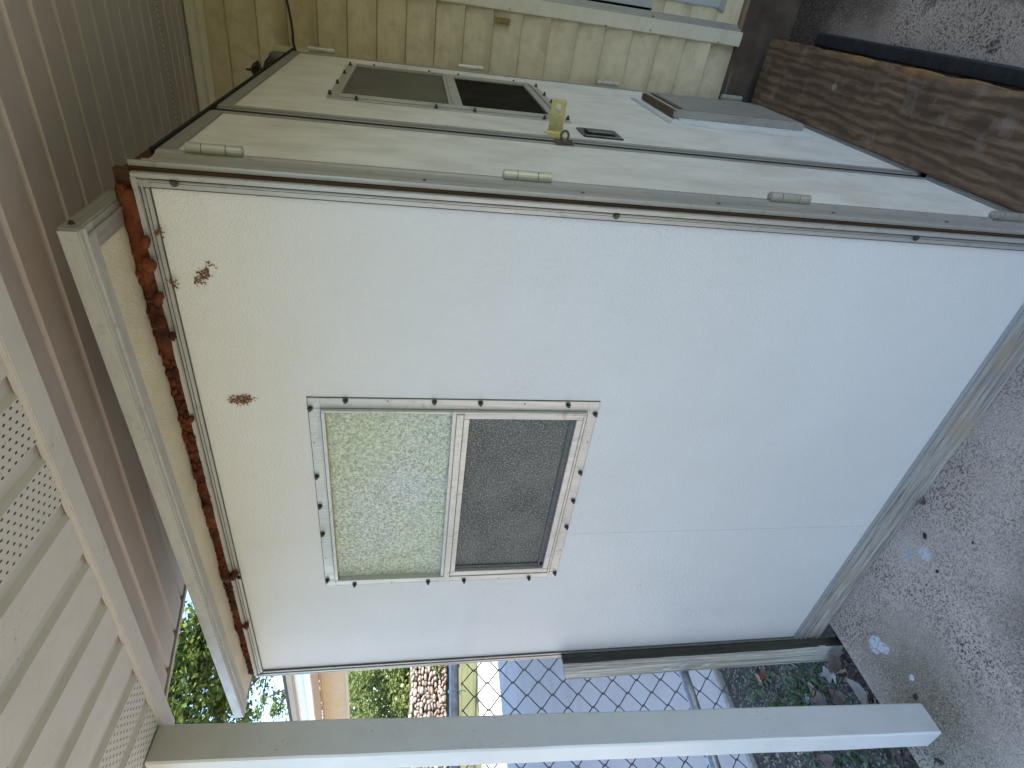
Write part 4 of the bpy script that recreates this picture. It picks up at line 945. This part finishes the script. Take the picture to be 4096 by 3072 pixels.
# ================================================================== CHAIN LINK FENCE
XF = -1.86
Fn = Thing('chain_link_fence', (XF, 0, GZ), 'chain link fence with galvanised rails between the shed and the driveway', 'fence')
rz_t = 1.332
b = MB(); b.tube([(XF + 0.004, y, rz_t) for y in (-2.4, 0, 2.4)], 0.0185, 18); Fn.part('top_rail', b, M['galv'], smooth=True)
b = MB(); b.tube([(XF + 0.028, y, 0.420) for y in (-2.4, 0, 2.4)], 0.019, 18); Fn.part('mid_rail', b, M['galv'], smooth=True)
for y in (-2.4, 2.4):
    b = MB(); b.tube([(XF + 0.03, y, GZ - 0.2), (XF + 0.03, y, 1.36)], 0.026, 14); Fn.part('fence_post', b, M['galv'], smooth=True)
def mesh_wires():
    b = MB(); bm = b.bm; half = 0.0495; hz = 0.0495; nz_ = 33; ncol = 96; y00 = -2.38
    for i in range(ncol):
        pts = []
        for k in range(nz_):
            z = 1.305 - k * hz
            right_ = (k + i) % 2 == 0
            yy = y00 + (i + (1.06 if right_ else -0.06)) * half
            xx = XF + (0.0022 if right_ else -0.0022)
            pts.append(Vector((xx, yy, z + 0.003 * mnoise.noise(Vector((i * 0.3, k * 0.5, 1))))))
        # rounded knuckles
        path = []
        for k, p in enumerate(pts):
            if 0 < k < len(pts) - 1:
                path.append(p.lerp(pts[k - 1], 0.09)); path.append(p); path.append(p.lerp(pts[k + 1], 0.09))
            else: path.append(p)
        rings = []
        for k, p in enumerate(path):
            t = (path[min(k + 1, len(path) - 1)] - path[max(k - 1, 0)]).normalized(); u = Vector((1, 0, 0)); v = t.cross(u).normalized(); u = v.cross(t)
            rings.append([bm.verts.new(p + (u * math.cos(a) + v * math.sin(a)) * 0.0021) for a in (0.4, 1.97, 3.54, 5.11)])
        for A, B in zip(rings, rings[1:]):
            for k in range(4): bm.faces.new((A[k], A[(k + 1) % 4], B[(k + 1) % 4], B[k]))
    return b
Fn.part('wire_mesh', mesh_wires(), M['wire'], smooth=True)
for (y, mt) in ((0.018, M['wire']), (-0.09, M['galv']), (-0.55, M['galv']), (0.6, M['galv'])):
    pts = [(XF + 0.004 + 0.0215 * math.cos(a), y + 0.010 * math.sin(a * 0.5), rz_t + 0.0215 * math.sin(a)) for a in [R(-100 + 20 * k) for k in range(18)]]
    pts = pts + [(XF, y + 0.012, rz_t - 0.032), (XF + 0.002, y + 0.006, rz_t - 0.045)]
    b = MB(); b.tube(pts, 0.0021, 6); Fn.part('tie_wire', b, mt, smooth=True)

# ================================================================== GRIT, WEEDS, LEAVES
rnd = random.Random(21)
b = MB()
base = bmesh.new(); bmesh.ops.create_icosphere(base, subdivisions=1, radius=1.0)
bv = [v.co.copy() for v in base.verts]; bf = [[v.index for v in f.verts] for f in base.faces]; base.free()
def gz(x, y): return GZ + 0.012 * mnoise.noise(Vector((x * 3, y * 3, 0))) + 0.006 * mnoise.noise(Vector((x * 14, y * 14, 3)))
for i in range(6500):
    x = rnd.uniform(-2.76, -1.62); y = rnd.uniform(-0.85, 0.95)
    r = rnd.uniform(0.003, 0.0075) if rnd.random() < 0.94 else rnd.uniform(0.0075, 0.014)
    sc = Vector((rnd.uniform(0.7, 1.3), rnd.uniform(0.7, 1.3), rnd.uniform(0.45, 0.8))) * r; ro = Matrix.Rotation(rnd.uniform(0, 6.28), 3, 'Z'); se = rnd.uniform(0, 99)
    vs = []
    for c0 in bv:
        q = Vector((c0.x * sc.x, c0.y * sc.y, c0.z * sc.z)) * (1 + 0.28 * mnoise.noise(c0 * 1.4 + Vector((se, se, 0))))
        q = ro @ q; vs.append(b.bm.verts.new((x + q.x, y + q.y, gz(x, y) + q.z + r * 0.2)))
    for f in bf: b.bm.faces.new([vs[k] for k in f])
single('gravel', b, M['pebble'], None, None, kind='stuff', org=(-2.2, 0, GZ))
b = MB()
for i in range(620):
    cxw = rnd.choice([(-2.2, 0.05), (-2.1, -0.02), (-2.3, 0.0), (-2.05, -0.1), (-2.4, 0.1), (-2.25, -0.22), (-2.1, -0.3), (-2.5, 0.25), (-2.0, 0.05), (-2.15, 0.0), (-1.95, -0.3)])
    x = rnd.gauss(cxw[0], 0.07); y = rnd.gauss(cxw[1], 0.07)
    if not -2.75 < x < -1.70: continue
    L = rnd.uniform(0.018, 0.055); wd = L * rnd.uniform(0.22, 0.6) * (0.35 if rnd.random() < 0.35 else 1); az = rnd.uniform(0, 6.28); el = rnd.uniform(0.15, 1.1)
    dv = Vector((math.cos(az) * math.cos(el), math.sin(az) * math.cos(el), math.sin(el))); sv = Vector((-math.sin(az), math.cos(az), 0))
    p = Vector((x, y, gz(x, y) + 0.004)); up = dv.cross(sv) * -1
    P = [p, p + dv * L * 0.35 + sv * wd * 0.5, p + dv * L * 0.75 + sv * wd * 0.4, p + dv * L - up * 0.002, p + dv * L * 0.75 - sv * wd * 0.4, p + dv * L * 0.35 - sv * wd * 0.5]
    mid = p + dv * L * 0.55 - up * L * 0.08
    vs = [b.bm.verts.new(q) for q in P]; m_ = b.bm.verts.new(mid)
    for k in range(6): b.bm.faces.new((vs[k], vs[(k + 1) % 6], m_))
single('weeds', b, M['weed'], None, None, kind='stuff', org=(-2.1, 0, GZ))

def dead_leaf(L, wd, lobes, curl, seed, twist=0.0):
    """one curled dry leaf lying near z=0, stem along -x"""
    rnd = random.Random(seed); b = MB(); bm = b.bm; n = 26; spine = []
    left, rght = [], []
    for i in range(n + 1):
        t = i / n; x = -L / 2 + L * t
        wv = wd / 2 * (math.sin(math.pi * min(1, t * 1.02)) ** 0.7) * (0.75 + 0.5 * t if lobes else 1.0)
        if lobes: wv *= 0.70 + 0.30 * math.cos(2 * math.pi * lobes * t)
        z = curl * (4 * (t - 0.5) ** 2) * L
        zz = z + 0.06 * L * mnoise.noise(Vector((t * 3, seed, 0)))
        s = bm.verts.new((x, 0, zz))
        a = bm.verts.new((x, wv, zz + curl * wv * 1.4 + 0.10 * wv * mnoise.noise(Vector((t * 5, seed, 5)))))
        c = bm.verts.new((x, -wv, zz + curl * wv * 1.1 + 0.10 * wv * mnoise.noise(Vector((t * 5, seed, 9)))))
        spine.append(s); left.append(a); rght.append(c)
    for i in range(n):
        bm.faces.new((spine[i], spine[i + 1], left[i + 1], left[i])); bm.faces.new((rght[i], rght[i + 1], spine[i + 1], spine[i]))
    bmesh.ops.remove_doubles(bm, verts=bm.verts[:], dist=1e-6)
    lowest = min(v.co.z for v in bm.verts)
    b.tube([(-L / 2, 0, spine[0].co.z if spine[0].is_valid else 0), (-L / 2 - L * 0.2, L * 0.03, 0.002)], 0.0009, 5)
    for v in b.bm.verts: v.co.z -= lowest
    return b
LV = [  # x, y, z, length, width, lobes, curl, heading, roll, material, label
    (-1.865, -0.041, -0.25, 0.11, 0.08, 3, 0.22, -0.5, 0.2, 'dead4', 'large grey oak leaf with rounded lobes by the foot of the stud'),
    (-1.729, -0.058, -0.195, 0.085, 0.05, 0, 0.5, 0.5, 0.5, 'dead2', 'curled pinkish brown leaf wedged between the stud and the slab edge'),
    (-2.429, 0.222, -0.285, 0.115, 0.04, 0, 0.18, -1.5, 0.15, 'dead1', 'long tan leaf lying on the grit below the stud'),
    (-2.016, -0.079, -0.268, 0.11, 0.075, 3, 0.25, 2.6, 0.1, 'dead2', 'broad brown oak leaf lying on the grit at the white post'),
    (-1.869, -0.147, -0.235, 0.09, 0.05, 0, 0.45, 1.9, 0.4, 'dead2', 'folded brown leaf next to the broad oak leaf at the white post'),
    (-1.696, -0.205, -0.195, 0.115, 0.04, 0, 0.3, 1.75, 0.3, 'dead4', 'long grey leaf along the slab edge beside the white post'),
    (-2.125, -0.013, -0.276, 0.05, 0.026, 0, 0.2, 0.9, 0.1, 'dead4', 'small pale lilac grey leaf among the weeds'),
    (-2.066, 0.001, -0.28, 0.06, 0.032, 0, 0.2, 1.4, 0.1, 'dead1', 'amber leaf among the green weeds behind the fence'),
    (-1.7, -0.115, -0.19, 0.075, 0.02, 4, 0.5, -0.6, 0.6, 'dead1', 'narrow curled tan leaf in the dark litter by the slab'),
    (-2.358, 0.229, -0.282, 0.07, 0.05, 0, 0.3, 0.2, 0.3, 'dead3', 'dark red leaf partly hidden behind the stud'),
    (-2.175, -0.253, -0.278, 0.105, 0.055, 0, 0.25, 2.4, 0.2, 'dead2', 'brown leaf on the grit on the near side of the white post'),
]
for (x, y, z, L, wd, lo, cu, hd, rl, mt, lb) in LV:
    o = single('dead_leaf', dead_leaf(L, wd, lo, cu, hash((x, y)) % 97 + 1), M[mt], lb, 'leaf', group='dead leaves lying around the fence', smooth=True)
    o.matrix_world = Matrix.Translation((x, y, max(z, gz(x, y) + 0.006))) @ Matrix.Rotation(hd, 4, 'Z') @ Matrix.Rotation(rl, 4, 'X')
o = single('dead_leaf', dead_leaf(0.062, 0.034, 3, 0.35, 31), M['dead3'], 'rust red ragged leaf caught on the fence rail beside the stud', 'leaf', group='dead leaves lying around the fence', smooth=True)
o.matrix_world = Matrix.Translation((XF + 0.034, 0.012, 0.388)) @ Matrix.Rotation(1.35, 4, 'Z') @ Matrix.Rotation(1.3, 4, 'X')
o = single('dead_leaf', dead_leaf(0.034, 0.020, 0, 0.5, 33), M['dead2'], 'small brown leaf lying on the slab at the foot of the sill beam', 'leaf', group='dead leaves lying around the fence', smooth=True)
o.matrix_world = S @ Matrix.Translation((-0.885, -0.012, Zs + 0.001)) @ Matrix.Rotation(2.2, 4, 'Z')
b = MB()
for i in range(520):
    t = rnd.random(); x = -1.635 - abs(rnd.gauss(0, 0.085)); y = rnd.uniform(-0.75, 0.03); L = rnd.uniform(0.02, 0.055); wd = L * rnd.uniform(0.3, 0.6); az = rnd.uniform(0, 6.28); ti = rnd.uniform(-0.7, 0.7)
    mt_ = Matrix.Translation((x, y, GZ + 0.01 + 0.115 * rnd.random() ** 0.6 * math.exp((x + 1.63) * 7))) @ Matrix.Rotation(az, 4, 'Z') @ Matrix.Rotation(ti, 4, 'Y') @ Matrix.Rotation(rnd.uniform(-0.5, 0.5), 4, 'X')
    P = [(-L / 2, 0, 0), (-L * 0.2, wd / 2, L * 0.06), (L * 0.2, wd * 0.45, L * 0.05), (L / 2, 0, 0), (L * 0.2, -wd * 0.45, L * 0.07), (-L * 0.2, -wd / 2, L * 0.06)]
    vs = [b.bm.verts.new(mt_ @ Vector(p)) for p in P]; c = b.bm.verts.new(mt_ @ Vector((0, 0, -L * 0.03)))
    for k in range(6): b.bm.faces.new((vs[k], vs[(k + 1) % 6], c))
single('leaf_litter', b, M['litter'], None, None, kind='stuff', org=(-1.65, -0.3, GZ))
# small clods on the slab
for (x, y, r, st_, hd, lb) in ((-1.425, -0.372, 0.0085, 1.2, 0.3, 'dark crumb of dirt on the slab at the corner of the white post'), (-0.973, -0.080, 0.0065, 1.7, 0.9, 'largest black crumb on the slab below the sill beam'), (-1.028, -0.177, 0.005, 1.3, 0.2, 'black crumb on the slab next to the twin paint patches'),
                            (-1.50, -0.535, 0.006, 3.2, 2.3, 'short black twig on the slab near the white post'), (-0.86, -0.20, 0.004, 1.2, 0.2, 'tiny black crumb alone on the middle of the slab')):
    s = bmesh.new(); bmesh.ops.create_icosphere(s, subdivisions=2, radius=r)
    for v in s.verts: v.co *= 1 + 0.35 * mnoise.noise(v.co * 180 + Vector((x * 50, 0, 0)))
    b = MB(); b.merge(s, Matrix.Translation((x, y, Zs + r * 0.4)) @ Matrix.Rotation(hd, 4, 'Z') @ Matrix.Diagonal((st_, 1, 0.6, 1)))
    single('dirt_crumb', b, M['clod'], lb, 'dirt', frame=S, org=(x, y, Zs), group='dark crumbs on the porch slab')

# ================================================================== BEYOND THE FENCE
Cp = Thing('carport', (-6.0, 2.4, GZ), 'tan carport roof with a white gutter beyond the fence', 'carport')
yc = 2.0
b = MB(); b.box(-8.3, -2.6, yc, yc + 0.02, 2.50, 2.64, 0.004); Cp.part('fascia', b, M['gutter'], label='pale lilac fascia board')
b = MB(); b.box(-8.3, -2.6, yc - 0.05, yc - 0.0005, 2.60, 2.665, 0.01); Cp.part('drip_edge', b, vinyl('drip_edge_paint', (0.42, 0.36, 0.27), (0.36, 0.30, 0.22), 'x'))
b = MB(); b.prism([(yc - 0.03, 2.44), (yc - 0.035, 2.50), (yc - 0.0005, 2.505), (yc - 0.0005, 2.44)], 'x', -8.3, -2.6); Cp.part('gutter', b, M['gutter'])
b = MB()
for i in range(5):
    y0_ = yc + 0.02 + i * 0.055; b.prism([(y0_, 2.452), (y0_ + 0.012, 2.446), (y0_ + 0.050, 2.446), (y0_ + 0.055, 2.452), (y0_ + 0.055, 2.46), (y0_, 2.46)], 'x', -8.3, -2.6)
Cp.part('soffit', b, M['carport_rib'])
b = MB(); b.box(-8.3, -2.6, yc + 0.30, yc + 0.38, 2.16, 2.445, 0.004); Cp.part('header_beam', b, M['carport'])
b = MB(); b.box(-8.3, -2.6, yc + 0.285, yc + 0.2995, 2.135, 2.165, 0.004).box(-8.3, -2.6, yc + 0.29, yc + 0.2995, 2.40, 2.42, 0.003); Cp.part('header_trim', b, M['carport_rib'])
b = MB(); b.prism([(yc - 0.03, 2.67), (yc - 0.03, 2.70), (8.5, 3.6), (8.5, 3.5), (yc + 0.4, 2.6)], 'x', -8.35, -2.5); Cp.part('carport_roof', b, M['roofing'])
for (x, y) in ((-8.2, 8.2), (-2.8, 8.2)):
    b = MB(); b.box(x - 0.06, x + 0.06, y - 0.06, y + 0.06, GZ, 3.5); Cp.part('carport_post', b, M['gutter'])

def crown(center, rad, n, lsize, seed, clump=0.34, squash=(1, 1, 1), gap=0.0, droop=0.0):
    """leaf blades gathered in uneven clumps through a crown"""
    rnd = random.Random(seed); b = MB(); bm = b.bm; C = Vector(center)
    clumps = []
    k = 0
    while len(clumps) < max(8, n // 60) and k < 5000:
        k += 1
        v = Vector((rnd.uniform(-1, 1), rnd.uniform(-1, 1), rnd.uniform(-1, 1)))
        if v.length > 1: continue
        if v.length < 0.35 and rnd.random() < 0.7: continue
        if mnoise.noise(v * 2.2 + Vector((seed, 0, 0))) < gap - 0.35: continue
        clumps.append(v)
    per = max(1, n // len(clumps))
    for cv in clumps:
        cr = clump * rnd.uniform(0.5, 1.25)
        for _ in range(per):
            q = cv + Vector((rnd.gauss(0, 0.42), rnd.gauss(0, 0.42), rnd.gauss(0, 0.30))) * cr
            p = C + Vector((q.x * rad[0], q.y * rad[1], q.z * rad[2]))
            az = rnd.uniform(0, 6.28); el = rnd.gauss(-droop, 0.5); L = lsize * rnd.uniform(0.6, 1.4); wd = L * rnd.uniform(0.3, 0.5)
            dv = Vector((math.cos(az) * math.cos(el), math.sin(az) * math.cos(el), math.sin(el)))
            sv = dv.cross(Vector((rnd.gauss(0, 0.4), rnd.gauss(0, 0.4), 1))).normalized()
            vs = [bm.verts.new(x) for x in (p, p + dv * L * 0.5 + sv * wd, p + dv * L, p + dv * L * 0.5 - sv * wd)]
            bm.faces.new(vs)
    return b
def branches(root, top, spread, n, seed, r0=0.16):
    rnd = random.Random(seed); b = MB(); root = Vector(root); top = Vector(top)
    mid = [root.lerp(top, t) + Vector((rnd.gauss(0, 0.08), rnd.gauss(0, 0.08), 0)) * (1 if 0 < t < 1 else 0) for t in (0, 0.25, 0.5, 0.75, 1)]
    b.tube(mid, [r0, r0 * 0.8, r0 * 0.6, r0 * 0.4, r0 * 0.15], 8)
    for i in range(n):
        t = rnd.uniform(0.35, 0.95); p = root.lerp(top, t); az = rnd.uniform(0, 6.28); L = spread * rnd.uniform(0.5, 1.0)
        e = p + Vector((math.cos(az) * L, math.sin(az) * L, L * rnd.uniform(0.1, 0.7))); m_ = p.lerp(e, 0.5) + Vector((0, 0, L * 0.08)); r = r0 * 0.35 * (1.1 - t)
        b.tube([p, m_, e], [r, r * 0.6, r * 0.2], 6)
    return b
def tree(name, base, crown_c, rad, n, ls, mat, label, cat, seed, r0=0.16, nb=14, **kw):
    T = Thing(name, base, label, cat)
    T.part('trunk', branches(base, (crown_c[0], crown_c[1], crown_c[2] + rad[2] * 0.6), max(rad[0], rad[1]) * 0.9, nb, seed, r0), M['bark'])
    T.part('crown', crown(crown_c, rad, n, ls, seed, **kw), mat)
    return T
tree('shade_tree', (-13.3, 8.7, GZ), (-13.0, 5.5, 6.05), (2.2, 2.0, 1.25), 17000, 0.115, M['leaf_a'], 'leafy tree with sky showing through, seen above the shed roof edge', 'tree', 5, 0.2, 22, gap=0.10, clump=0.24)
tree('small_tree', (-17.5, 10.6, GZ), (-17.2, 7.7, 5.25), (0.9, 0.8, 0.5), 800, 0.10, M['leaf_a'], 'thin sprays of a smaller tree against the sky under the roof end', 'tree', 8, 0.1, 10, gap=0.1, clump=0.35)
def hedge(name, c, rad, n, ls, mat, label, seed):
    T = Thing(name, (c[0], c[1], GZ), label, 'bush'); rn = random.Random(seed); b = MB()
    for i in range(5): b.tube([(c[0] + rn.gauss(0, 0.1), c[1] + rn.gauss(0, 0.1), GZ), (c[0] + rn.gauss(0, rad[0] * 0.4), c[1] + rn.gauss(0, rad[1] * 0.4), c[2])], [0.06, 0.02], 6)
    T.part('stem', b, M['bark']); T.part('foliage', crown(c, rad, n, ls, seed, clump=0.30), mat)
hedge('bush', (-26.5, 14.0, 2.6), (1.9, 2.6, 2.6), 9000, 0.16, M['leaf_c'], 'tall pale green bush under the carport beam, nearest the shed edge', 41)
hedge('bush', (-25.5, 11.7, 2.2), (1.6, 1.9, 2.1), 8000, 0.14, M['leaf_b'], 'yellow green bush under the carport beam, nearest the white post', 43)
hedge('bush', (-30.5, 14.5, 3.6), (2.4, 4.4, 3.6), 9000, 0.22, M['leaf_b'], 'dark tall bush at the back behind the two nearer bushes', 47)
# bank, rubble wall
b = rough_grid(lambda u, v: (-23.2 - u * 20, -10 + v * 50, 1.28 + u * 1.2 + 0.1 * mnoise.noise(Vector((u * 9, v * 20, 0)))), 12, 40)
single('grass_bank', b, M['grass'], None, None, kind='structure', smooth=True)
Wl = Thing('stone_wall', (-22.9, 13, GZ), 'low rubble stone wall above the road beyond the fence', 'wall')
b = MB(); rnd = random.Random(3)
for row in range(11):
    y = 8.0
    while y < 20:
        L = rnd.uniform(0.10, 0.36); h = rnd.uniform(0.10, 0.19); z = -0.12 + row * 0.128 + rnd.uniform(-0.03, 0.03)
        s = bmesh.new(); bmesh.ops.create_icosphere(s, subdivisions=2, radius=0.5)
        for v in s.verts: v.co = Vector([math.copysign(abs(c) ** 0.55 * 0.7, c) for c in v.co]) * (1 + 0.12 * mnoise.noise(v.co * 3 + Vector((y, row, 0))))
        b.merge(s, Matrix.Translation((-23.0 + rnd.gauss(0, 0.03), y + L / 2, z + h / 2)) @ Matrix.Rotation(rnd.gauss(0, 0.25), 4, 'X') @ Matrix.Diagonal((0.42, L * 0.98, h * 0.98, 1)))
        y += L
Wl.part('stones', b, M['stone'])
b = MB(); b.box(-23.6, -23.12, 4, 24, GZ, 1.27); Wl.part('backing', b, M['gravel_bed'])
hedge('low_bush', (-22.2, 11.6, 0.2), (0.35, 0.5, 0.5), 420, 0.12, M['leaf_b'], 'small bush growing at the foot of the stone wall', 53)
# unseen tree row added for the green window reflection; blocks low sky
for i, (x, y, h) in enumerate(((-9, -13, 5.5), (-4.5, -15, 6.5), (0.5, -14, 6.0), (5.5, -15.5, 7.0), (-14, -15, 7.0))):
    tree('reflection_tree', (x, y, GZ), (x, y, h * 0.52), (2.7, 2.4, h * 0.5), 1500, 0.5, M['leaf_b'], None, 'tree', 60 + i, 0.2, 8, clump=0.4)
    bpy.context.scene.collection.objects[-1]
for o in list(bpy.data.objects):
    if o.name.startswith('reflection_tree'): tag(o, 'unseen bushy tree added for the reflection in the shed window', 'tree', 'unseen trees added across the front yard')
